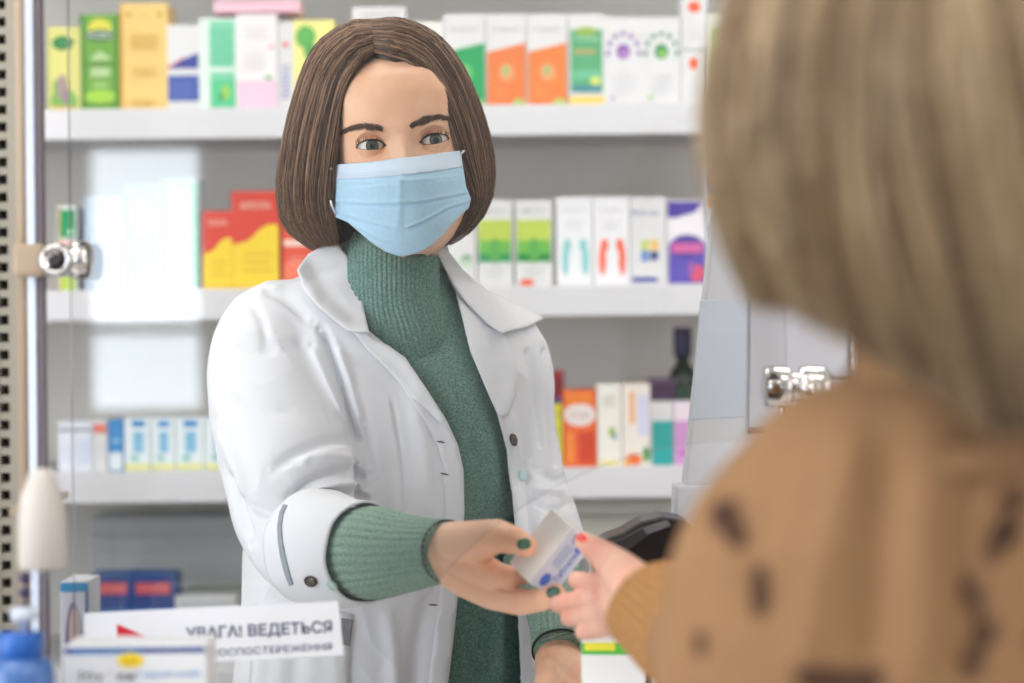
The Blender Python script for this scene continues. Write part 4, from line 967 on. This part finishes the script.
# ------------------------------------------------------------------ face mask
mask_m = mat('mask_blue', (172, 208, 234), .8, rgb2=(181, 214, 237), nscale=300, bump=.3, bscale=1200, spec=.2, sss=.0)
MP = [(333, 165), (350, 164), (370, 162.5), (386, 160.5), (399, 158), (412, 157.5), (430, 155), (447, 152.5), (460.5, 151), (462, 160), (464, 172), (466, 186), (471, 199), (469, 208), (461, 215), (452, 224), (443, 235), (432, 245), (420, 252), (408, 255.5), (398, 256), (386, 252), (372, 243), (359, 232), (347, 222), (335, 217), (334, 205), (335.5, 190)]
GZ = [-118, -112, -100, -85, -60, -42, -28, -14]; GF = [92, 99, 108, 115, 120, 121, 113, 102]
Hinv = np.linalg.inv(HM)
def maskY(p):
    Y = np.full(len(p), 1.96)
    for it in range(6):
        Wp = np.array([P(q[0], q[1], y)[:] for q, y in zip(p, Y)]); L = (Wp - np.array(HO[:])) @ Hinv * 1000
        u = np.abs((L[:, 0] - 0) / 74); g = np.interp(L[:, 2], GZ, GF); k = np.clip(u, 0, 1.15) ** 2.0
        f = g * (1 - k) + 40 * k - 5 * np.exp(-((L[:, 0]) / 10) ** 2) * 0
        Y = Y - (f - L[:, 1]) / 1000 * .9
    return Y
def step_fold(pts, w, a): return [(pts, w, a), ([(x, y + w * 1.1) for x, y in pts], w * .8, -a * 1.3)]
mst = []
for L_, w_, a_ in [([(334, 201), (358, 203), (385, 203), (415, 202), (445, 197), (470, 192)], 1.6, .0022), ([(335, 213), (352, 217), (372, 223), (392, 228)], 1.7, .0024), ([(408, 227), (428, 219), (448, 208), (468, 202)], 1.7, .0024), ([(352, 224), (372, 236), (392, 243)], 1.8, .0014), ([(345, 183), (380, 182), (420, 180), (460, 176)], 1.2, .0007)]:
    mst += step_fold(L_, w_, a_)
mst += [([(399, 172), (400, 190), (399, 215), (396, 235)], 4, .0022), ([(340, 226), (365, 240), (385, 250)], 3, -.001)]
mask = drape('face_mask', MP, 1.5, None, 0, mask_m, PH, .0009, 'pleated light blue surgical face mask', strokes=mst, depth=maskY)
hem_m = mat('mask_white', (204, 220, 238), .8)
topb = [(332.5, 164.5), (350, 163.5), (370, 162), (386, 160), (399, 157.5), (412, 157), (430, 154.5), (447, 152), (461, 150.5), (462, 160), (463, 167), (447, 169.5), (430, 172), (412, 174), (399, 175.5), (386, 176.5), (370, 178), (350, 179), (334.5, 179.5)]
drape('top_band', topb, 2, None, .0012, hem_m, mask, .0006, depth=maskY, label='white folded band with nose wire')
st = MB()
def mpt(x, y, off=.0026): return P(x, y, float(maskY(np.array([[x, y]]))[0]) - off)
dts = [(338 + i * 2.6, y0 - i * .06 - .0009 * (i * 2.6) ** 2 * .6) for y0 in (174, 176.4) for i in range(23)]
for x, y in dts:
    c = mpt(x, y); st.tube([c, c + Vector((0, -.0004, 0))], .00042, 5)
o = st.build('stitch_dots', mat('stitch_grey', (160, 174, 200), .8), mask); o['kind'] = 'stuff'
loop = mat('mask_elastic', (236, 238, 244), .7)
MB().tube([mpt(334.5, 168), P(331, 168.5, 2.0), P(327, 172, 2.03), P(324, 176, 2.07)], .0011, 8).build('ear_loop', loop, mask, True)
MB().tube([mpt(335.5, 214), P(332, 206, 2.0), P(329, 195, 2.03), P(325, 182, 2.07)], .0011, 8).build('ear_loop', loop, mask, True)
MB().tube([mpt(461, 154), P(463.5, 151, 1.995), P(466, 149.5, 2.02), P(470, 150, 2.07)], .0011, 8).build('ear_loop', loop, mask, True)

# ------------------------------------------------------------------ hair
def hairmat(name, rough=.42, spec=.45, rgb=(100, 76, 62)):
    m = mat(name, rgb, rough, spec=spec, attr='tone'); return m
def make_hair(name, guides, n_str, r0, tones, parent, centre, segs=15, seed=3, layers=(.93, 1.0), tipj=.05, m_=None, shell=.955, wob=.0016, bias=None, tonef=None, taper=.75):
    """guides: list of sides, each (front, silhouette, back) lists of (px, py, Y). One mesh: cover underneath and strands."""
    g = np.random.default_rng(seed); V = []; Fs = []; C = []; n0 = 0; ns = 3
    cx_, cY = centre
    sides = []
    for S in guides: sides.append([np.array([P(*q)[:] for q in spline(k, 40)]) for k in S])
    def at(sd, u, t):
        Fg, Sg, Bg = sides[sd]; t = t * 39; i = np.clip(np.floor(t).astype(int), 0, 38); fr = (t - i)[:, None]
        e = [G[i] * (1 - fr) + G[i + 1] * fr for G in (Fg, Sg, Bg)]
        if u <= 1:
            a = u * math.pi / 2; q = e[0] + (e[1] - e[0]) * math.sin(a); q[:, 1] = e[0][:, 1] * math.cos(a) + e[1][:, 1] * (1 - math.cos(a)); return q
        a = (u - 1) * math.pi / 2; q = e[1] + (e[2] - e[1]) * (1 - math.cos(a)); q[:, 1] = e[1][:, 1] + (e[2][:, 1] - e[1][:, 1]) * math.sin(a); return q
    # cover
    for sd in range(len(sides)):
        us = np.linspace(0, 2, 40); ts = np.linspace(0, .97, 30)
        base = sum(len(v) for v in V); blk = []
        for u in us:
            q = at(sd, u, ts); ctr = np.stack([np.full(30, cx_), np.full(30, cY), q[:, 2]], 1); q = ctr + (q - ctr) * shell; q[:, 2] -= .004; blk.append(q)
        V.append(np.vstack(blk)); C.append(np.tile(np.array(tones[0]) * .55, (len(us) * 30, 1)))
        for i in range(39):
            for k in range(29): Fs.append((base + i * 30 + k, base + i * 30 + k + 1, base + (i + 1) * 30 + k + 1, base + (i + 1) * 30 + k))
    base = sum(len(v) for v in V); Vq = []; Cq = []; Tq = []
    for i in range(n_str):
        sd = int(g.integers(len(sides))); u = g.random() * 1.25 if g.random() < .8 else 1.25 + g.random() * .75
        if bias: u = bias(g)
        t1 = 1 - abs(g.normal()) * tipj if g.random() > .05 else g.uniform(.6, 1); t0 = 0 if g.random() < .5 else g.random() * .25
        ts = np.linspace(t0, t1, segs); du = g.normal() * .05
        clump = math.sin(u * 37 + sd * 2.1) * .5 + math.sin(u * 91) * .3
        q = np.empty((segs, 3))
        uu = np.clip(u + du * (ts - .3) * 1.5, 0, 2)
        for k in range(segs): q[k] = at(sd, float(uu[k]), ts[k:k + 1])[0]
        lay = layers[0] + (layers[1] - layers[0]) * g.random() ** .6 + clump * .005
        ctr = np.stack([np.full(segs, cx_), np.full(segs, cY), q[:, 2]], 1); q = ctr + (q - ctr) * lay
        ph = g.random(3) * 6.28; q += wob * np.stack([np.sin(ts * 5 + ph[0]), np.sin(ts * 4 + ph[1]), .5 * np.sin(ts * 6 + ph[2])], 1) * ts[:, None]
        tg = np.gradient(q, axis=0); tg /= np.linalg.norm(tg, axis=1)[:, None] + 1e-9
        a = np.cross(tg, [0, 1.0, .2]); a /= np.linalg.norm(a, axis=1)[:, None] + 1e-9; b = np.cross(tg, a)
        rr = (r0 * (.7 + .6 * g.random())) * (1 - taper * (np.linspace(0, 1, segs) ** 2.5)); ring_ = []
        for k in range(ns):
            w = 2 * math.pi * k / ns + ph[0]; ring_.append(q + (a * math.cos(w) + b * math.sin(w)) * rr[:, None])
        Vq.append(np.stack(ring_, 1).reshape(-1, 3))
        tn_ = (tonef(g, sd, u, clump) if tonef else g.random()); c = np.array(tones[0]) * (1 - tn_) + np.array(tones[1]) * tn_
        if g.random() < .18: c = np.array(tones[2]) * (.8 + .4 * g.random())
        Cq.append(np.tile(c, (segs * ns, 1)))
    k = np.arange(ns); s = np.arange(segs - 1)
    f1 = np.array([[i * ns + j, i * ns + (j + 1) % ns, (i + 1) * ns + (j + 1) % ns, (i + 1) * ns + j] for i in s for j in k])
    F2 = (f1[None] + (base + np.arange(n_str) * segs * ns)[:, None, None]).reshape(-1, 4)
    VV = np.vstack(V + Vq); CC = np.vstack(C + Cq); FF = np.vstack([np.array(Fs), F2])
    me = bpy.data.meshes.new(name); me.vertices.add(len(VV)); me.vertices.foreach_set('co', VV.astype(np.float32).ravel())
    me.loops.add(len(FF) * 4); me.loops.foreach_set('vertex_index', FF.astype(np.int32).ravel())
    me.polygons.add(len(FF)); me.polygons.foreach_set('loop_start', np.arange(len(FF), dtype=np.int32) * 4)
    me.polygons.foreach_set('use_smooth', np.ones(len(FF), bool)); me.update(calc_edges=True); me.validate()
    at_ = me.color_attributes.new('tone', 'FLOAT_COLOR', 'POINT')
    L = np.array([[lin(float(np.clip(x, 0, 255))) for x in c] + [1] for c in CC]) if len(CC) < 1 else np.c_[np.where(CC / 255 <= .04045, CC / 255 / 12.92, ((np.clip(CC, 0, 255) / 255 + .055) / 1.055) ** 2.4), np.ones(len(CC))]
    at_.data.foreach_set('color', L.astype(np.float32).ravel())
    me.materials.append(m_); return link(name, me, parent)
FLg = [(374, 52, 1.99), (358, 62, 1.98), (343, 92, 1.985), (336, 130, 1.99), (331, 165, 2.0), (329, 205, 2.015), (336, 246, 2.03)]
SLg = [(374, 20, 2.05), (348, 23, 2.055), (313, 50, 2.07), (292, 105, 2.08), (281, 155, 2.085), (277, 195, 2.085), (285, 228, 2.085), (312, 250, 2.07)]
BLg = [(385, 20, 2.10), (380, 40, 2.16), (375, 100, 2.18), (370, 160, 2.18), (368, 205, 2.17), (370, 238, 2.14)]
FRg = [(374, 52, 1.99), (393, 57, 1.98), (416, 66, 1.983), (437, 95, 1.985), (451, 130, 1.99), (462, 165, 2.0), (474, 200, 2.02), (463, 225, 2.04), (448, 244, 2.05)]
SRg = [(374, 20, 2.05), (402, 19, 2.055), (437, 34, 2.06), (463, 65, 2.07), (483, 112, 2.08), (494, 160, 2.085), (491, 200, 2.085), (472, 230, 2.08), (446, 245, 2.07)]
BRg = [(385, 20, 2.10), (392, 40, 2.16), (402, 100, 2.18), (407, 160, 2.18), (412, 205, 2.17), (414, 238, 2.14)]
def ton(g, sd, u, cl):
    return np.clip(.34 + .42 * cl + g.normal() * .34 - (.14 if sd else 0), 0, 1.3)
make_hair('hair', [(FLg, SLg, BLg), (FRg, SRg, BRg)], 9500, .00044, [(90, 65, 50), (188, 150, 120), (60, 42, 33)], PH, (P(394, 100, 2.07).x, 2.09), m_=hairmat('hair_brown'), tonef=ton, seed=5)

# ------------------------------------------------------------------ the box being handed over
s_ = 1.702 / F
L0 = (R_ * 43 - U_ * -55) * s_ + Vector((0, -.002, 0)); W0 = (R_ * -20 + U_ * 20) * s_ + Vector((0, .030, 0))
L1 = L0.normalized(); W1 = (W0 - L1 * W0.dot(L1)).normalized(); H1 = L1.cross(W1)
if H1.y < 0: H1 = -H1
A0 = P(529, 583, 1.702); LL, WW, HH = .060, .036, .032
gb_ = thing('held_box', 'small white box with blue print passed from one hand to the other', 'box', A0 + L1 * LL / 2 + W1 * WW / 2 + H1 * HH / 2)
def bp(a, b, c): return tuple(A0 + L1 * a + W1 * b + H1 * c)
mb_ = MB(); mb_.box(0, LL, 0, WW, 0, HH, bev=.0008); mb_.v = [bp(*v) for v in mb_.v]; mb_.build('carton', mat('held_white', (232, 230, 228), .45), gb_)
def quad(a0, a1, c0, c1, col, y=-.0003): return ([bp(a0, y, c0), bp(a1, y, c0), bp(a1, y, c1), bp(a0, y, c1)], [(0, 1, 2, 3)])
p_ = MB(); v, f = quad(.0005, LL - .0005, .0005, HH - .0005, 0); p_.add(v, f, 0)
for a, c, ra_, rb_ in [(.010, .012, .0065, .0052), (.055, .013, .0062, .0055), (.048, .020, .004, .003)]:
    p_.add([bp(a + ra_ * math.cos(k * math.pi / 8), -.0005, c + rb_ * math.sin(k * math.pi / 8)) for k in range(16)], [tuple(range(16))], 1)
for c in (.007, .0105, .014): v, f = quad(.024, .046, c, c + .0014, 0, -.0005); p_.add(v, f, 2)
p_.build('printed_side', [mat('held_lilac', (206, 206, 222), .45), mat('held_blue', (84, 116, 206), .45), mat('held_line', (140, 154, 200), .45)], gb_)
A_, Ff = text_mesh('Таблетки', 1.0, .01); A_ = A_ - (A_.min(0) + A_.max(0)) / 2; e = A_.max(0) - A_.min(0)
mk('lettering', [bp(LL * .5 + q[0] / e[0] * .034, -.0006, .022 - q[1] / e[1] * .007) for q in A_], Ff, mat('held_blue', (84, 116, 206)), gb_, False)
# ================================================================== customer
CU = thing('person', 'blonde customer seen from behind in a camel sweater with dark spots', 'person', (P(960, 341, 1.05).x, 1.05, 0.0))
O2 = Vector((P(955, 341, 1.0).x, 1.0, 1.548)); yaw2 = math.radians(20)
F2 = Vector((-math.sin(yaw2), math.cos(yaw2), 0)); X2 = Vector((-F2.y, F2.x, 0))
HL = np.stack([X, Fd, Z], -1).reshape(-1, 3) / 1000
W2 = np.array(O2[:]) + HL @ np.array([X2[:], F2[:], (0, 0, 1)])
skin2 = mat('skin_rosy', (222, 176, 156), .5, rgb2=(212, 152, 134), nscale=22, sss=.12, spec=.35)
cb_ = MB(); cb_.add(W2, fs)
cb_.tube([O2 + Vector((0, -.015, -.06)), Vector((O2.x + .005, .995, 1.42)), Vector((O2.x + .012, 1.01, 1.36)), Vector((O2.x + .02, 1.03, 1.30))], [.052, .05, .056, .09], 28)
cx2 = O2.x + .03
def loftz(rows, n=56, expo=2.3):
    rows = spline(rows, 34); V = []; Fs = []
    for z, xl, xr, yc, b in rows:
        for k in range(n):
            t = 2 * math.pi * k / n; cs, sn = math.cos(t), math.sin(t)
            V.append(((xl + xr) / 2 + (xr - xl) / 2 * math.copysign(abs(cs) ** (2 / expo), cs), yc + b * math.copysign(abs(sn) ** (2 / expo), sn), z))
    m = len(rows)
    for i in range(m - 1):
        for k in range(n): k2 = (k + 1) % n; Fs.append((i * n + k, i * n + k2, (i + 1) * n + k2, (i + 1) * n + k))
    Fs.append(tuple(range(n))[::-1]); Fs.append(tuple((m - 1) * n + k for k in range(n)))
    return V, Fs
CROW = [(.72, cx2 - .19, cx2 + .19, 1.06, .125), (.90, cx2 - .18, cx2 + .18, 1.06, .12), (1.08, cx2 - .175, cx2 + .175, 1.06, .115), (1.22, cx2 - .18, cx2 + .18, 1.055, .115), (1.30, cx2 - .165, cx2 + .165, 1.045, .105), (1.352, cx2 - .125, cx2 + .13, 1.035, .085), (1.385, cx2 - .075, cx2 + .08, 1.02, .066), (1.405, cx2 - .062, cx2 + .062, 1.01, .06)]
V_, F_ = loftz([(z, cx2 + (a - cx2) * .82, cx2 + (b - cx2) * .82, y, d * .8) for z, a, b, y, d in CROW]); cb_.add(V_, F_)
for s in (-1, 1): cb_.tube([(cx2 + s * .095, 1.05, .86), (cx2 + s * .1, 1.05, .48), (cx2 + s * .1, 1.03, .08)], [.08, .055, .04], 20)
# left hand, reaching for the box
wq = P(648, 603, 1.492)
segs = chain([(P(664, 612, 1.465), .024), (wq, .0245), (P(628, 597, 1.53), .0225)])
segs += chain([(P(636, 590, 1.50), .021), (P(618, 570, 1.55), .0165), (P(604, 556, 1.60), .0125), (P(592, 547, 1.64), .0100), (P(583, 541, 1.668), .0078)])
for pts in ([(612, 588, 1.575, .0125), (598, 585, 1.62, .0100), (586, 583, 1.66, .0090), (576, 580, 1.69, .0078)],
            [(612, 600, 1.575, .0122), (596, 599, 1.62, .0102), (574, 602, 1.665, .0092), (558, 604, 1.692, .0080)],
            [(613, 612, 1.57, .0115), (600, 614, 1.61, .0098), (582, 616, 1.65, .0088), (569, 618, 1.675, .0076)],
            [(616, 622, 1.56, .0105), (604, 627, 1.595, .0088), (593, 630, 1.62, .0080), (583, 632, 1.64, .0070)]):
    segs += chain([(P(626, 604, 1.52), .019)] + [(P(*q[:3]), q[3]) for q in pts])
A, Fo, N = hand(segs); cb_.add(A, Fo); hand3 = bvh_of(A, Fo)
cb_.build('body', skin2, CU, True)
nail(hand3, 581, 537.5, math.radians(20), 6.4, 4.6, mat('nail_red', (236, 52, 36), .2, coat=.5), lab='bright red painted fingernail', parent=CU)
for ex, ef, ez, sg_ in EYE:
    V = []; b = bmesh.new(); bmesh.ops.create_uvsphere(b, u_segments=20, v_segments=14, radius=.0124); b.verts.index_update()
    V = [O2 + X2 * (ex / 1000 + v.co.x) + F2 * (ef / 1000 + v.co.y) + Vector((0, 0, ez / 1000 + v.co.z)) for v in b.verts]; Fq = [[v.index for v in f.verts] for f in b.faces]; b.free()
    mk('eyeball', V, Fq, eye_m[0], CU, True)
# sweater
mb = MB(); V_, F_ = loftz(CROW); mb.add(V_, F_)
def st2(secs):
    c = spline(secs, 36); b = MB(); b.tube([P(*r[:3]) for r in c], [r[3] for r in c], 26); mb.add(b.v, b.f)
st2([(880, 455, 1.03, .050), (842, 492, 1.035, .056), (800, 560, 1.06, .056), (766, 640, 1.13, .058), (752, 700, 1.21, .058), (738, 690, 1.31, .052), (716, 662, 1.39, .045), (692, 637, 1.44, .039)])
sx_ = cx2 + .175
b_ = MB(); b_.tube([(sx_ - .03, 1.04, 1.315), (sx_ + .01, 1.04, 1.27), (sx_ + .035, 1.06, 1.10), (sx_ + .03, 1.10, 1.0), (sx_ - .0, 1.22, .98)], [.055, .058, .056, .056, .045], 26); mb.add(b_.v, b_.f)
A, Fo, N = eval_mods(mb.v, mb.f, [('REMESH', dict(mode='VOXEL', voxel_size=.006)), ('SMOOTH', dict(iterations=10, factor=.5))])
A = sculpt(A, N, [([(860, 420), (840, 500), (815, 600), (800, 690)], 16, .004), ([(930, 430), (925, 540), (930, 690)], 22, .006), ([(890, 430), (880, 540), (870, 690)], 20, -.006), ([(985, 420), (965, 520), (955, 690)], 16, -.005), ([(780, 470), (760, 540), (740, 620)], 14, -.003)])
camel = mat('camel_knit', (190, 148, 104), .9, spec=.12, attr='tone', bump=.8, bscale=260)
sw = mk('sweater', A, Fo, camel, CU, True, None, 'camel sweater with dark brown spots')
px = PX(A); tone = np.zeros(len(A))
SP = [(725, 516, 15, 17), (738, 534, 11, 14), (759, 598, 12, 28), (1005, 532, 17, 20), (1012, 500, 15, 13), (994, 552, 10, 12), (968, 588, 11, 16), (979, 606, 10, 14), (982, 636, 11, 18), (972, 664, 10, 15), (814, 676, 20, 13), (838, 682, 18, 14), (866, 680, 20, 12),
      (700, 640, 9, 14), (1060, 450, 18, 20), (1090, 560, 14, 30), (1050, 640, 18, 20), (905, 740, 16, 26), (990, 760, 22, 14), (760, 740, 16, 22)]
wob_ = np.array([noise.noise(Vector(v) * 40) for v in A])
for x, y, a, b in SP:
    d = ((px[:, 0] - x) / a) ** 2 + ((px[:, 1] - y) / b) ** 2; tone = np.maximum(tone, 1 - sstep(.7, 1.5, d + wob_ * .8))
nb = np.array([noise.noise(Vector(v) * 11 + Vector((3, 1, 7))) for v in A]); tone = np.maximum(tone, sstep(.30, .38, nb) * (px[:, 1] > 760))
base = np.array([lin(c) for c in (150, 115, 84)]); spot = np.array([lin(c) for c in (70, 50, 42)])
Cc = base * (1 - tone[:, None]) + spot * tone[:, None]; Cc *= (1 + .06 * wob_[:, None])
at_ = sw.data.color_attributes.new('tone', 'FLOAT_COLOR', 'POINT'); at_.data.foreach_set('color', np.c_[Cc, np.ones(len(Cc))].astype(np.float32).ravel())
ribtube([(704, 648, 1.432), (690, 636, 1.444), (676, 625, 1.456), (662, 614, 1.468), (648, 604, 1.480), (646, 602, 1.482), (652, 607, 1.476)], [(.040, .040), (.0415, .041), (.040, .040), (.0375, .037), (.0355, .035), (.033, .033), (.030, .030)], 28, .0036, mat('camel_cuff', (176, 134, 90), .9, rgb2=(160, 118, 76), nscale=300, bump=.8, bscale=500, spec=.12), 'cuff', CU, rows=40, lab='lighter ribbed camel cuff')
ribtube([(972, 398, 1.0), (970, 380, .995), (968, 366, .99), (968, 376, .99)], [(.072, .068), (.064, .06), (.060, .056), (.056, .052)], 50, .0016, mat('camel_band', (150, 115, 84), .9, spec=.1), 'neckband', CU, rows=16)
for s in (-1, 1):
    MB().tube([(cx2 + s * .095, 1.05, .92), (cx2 + s * .1, 1.05, .48), (cx2 + s * .1, 1.03, .07)], [.095, .07, .058], 24).build('trouser_leg', mat('jeans', (70, 84, 110), .85), CU, True)
    MB().box(cx2 + s * .1 - .045, cx2 + s * .1 + .045, .93, 1.19, 0, .075, bev=.03).build('shoe', mat('shoe_brown', (96, 70, 52), .5), CU, True)
# blonde hair
FL2 = [(930, -186, 1.05), (850, -120, 1.09), (790, -20, 1.11), (755, 80, 1.11), (738, 170, 1.10), (742, 240, 1.09)]
SL2 = [(930, -192, 1.0), (822, -150, 1.0), (752, -60, 1.0), (716, 35, 1.0), (705, 115, 1.0), (712, 180, 1.0), (728, 240, 1.0), (764, 312, 1.0)]
BL2 = [(945, -190, .97), (925, -100, .905), (915, 0, .875), (920, 120, .87), (945, 240, .88), (975, 345, .895), (1003, 442, .915)]
FR2 = [(960, -186, 1.05), (1080, -120, 1.09), (1150, 0, 1.11), (1165, 120, 1.11), (1170, 250, 1.10), (1165, 380, 1.09)]
SR2 = [(960, -192, 1.0), (1080, -150, 1.0), (1160, -40, 1.0), (1200, 80, 1.0), (1212, 200, 1.0), (1205, 320, 1.0), (1180, 400, 1.0)]
BR2 = [(945, -190, .97), (965, -100, .905), (915, 0, .875), (920, 120, .87), (945, 240, .88), (975, 345, .895), (1003, 442, .915)]
def ton2(g, sd, u, cl):
    band = .5 + .5 * math.sin(u * 23 + sd + 1.0) * math.sin(u * 9.3 + 2)
    return float(np.clip(.15 + .75 * band + g.normal() * .22, 0, 1.1))
make_hair('hair', [(FL2, SL2, BL2), (FR2, SR2, BR2)], 6500, .0011, [(128, 102, 74), (200, 176, 142), (92, 68, 50)], CU, (O2.x, 1.0), m_=hairmat('hair_blonde', rgb=(190, 165, 130)), tonef=ton2, seed=9, wob=.004,
          bias=lambda g: g.random() * 2, shell=.95, tipj=.07, layers=(.92, 1.0), taper=.8)
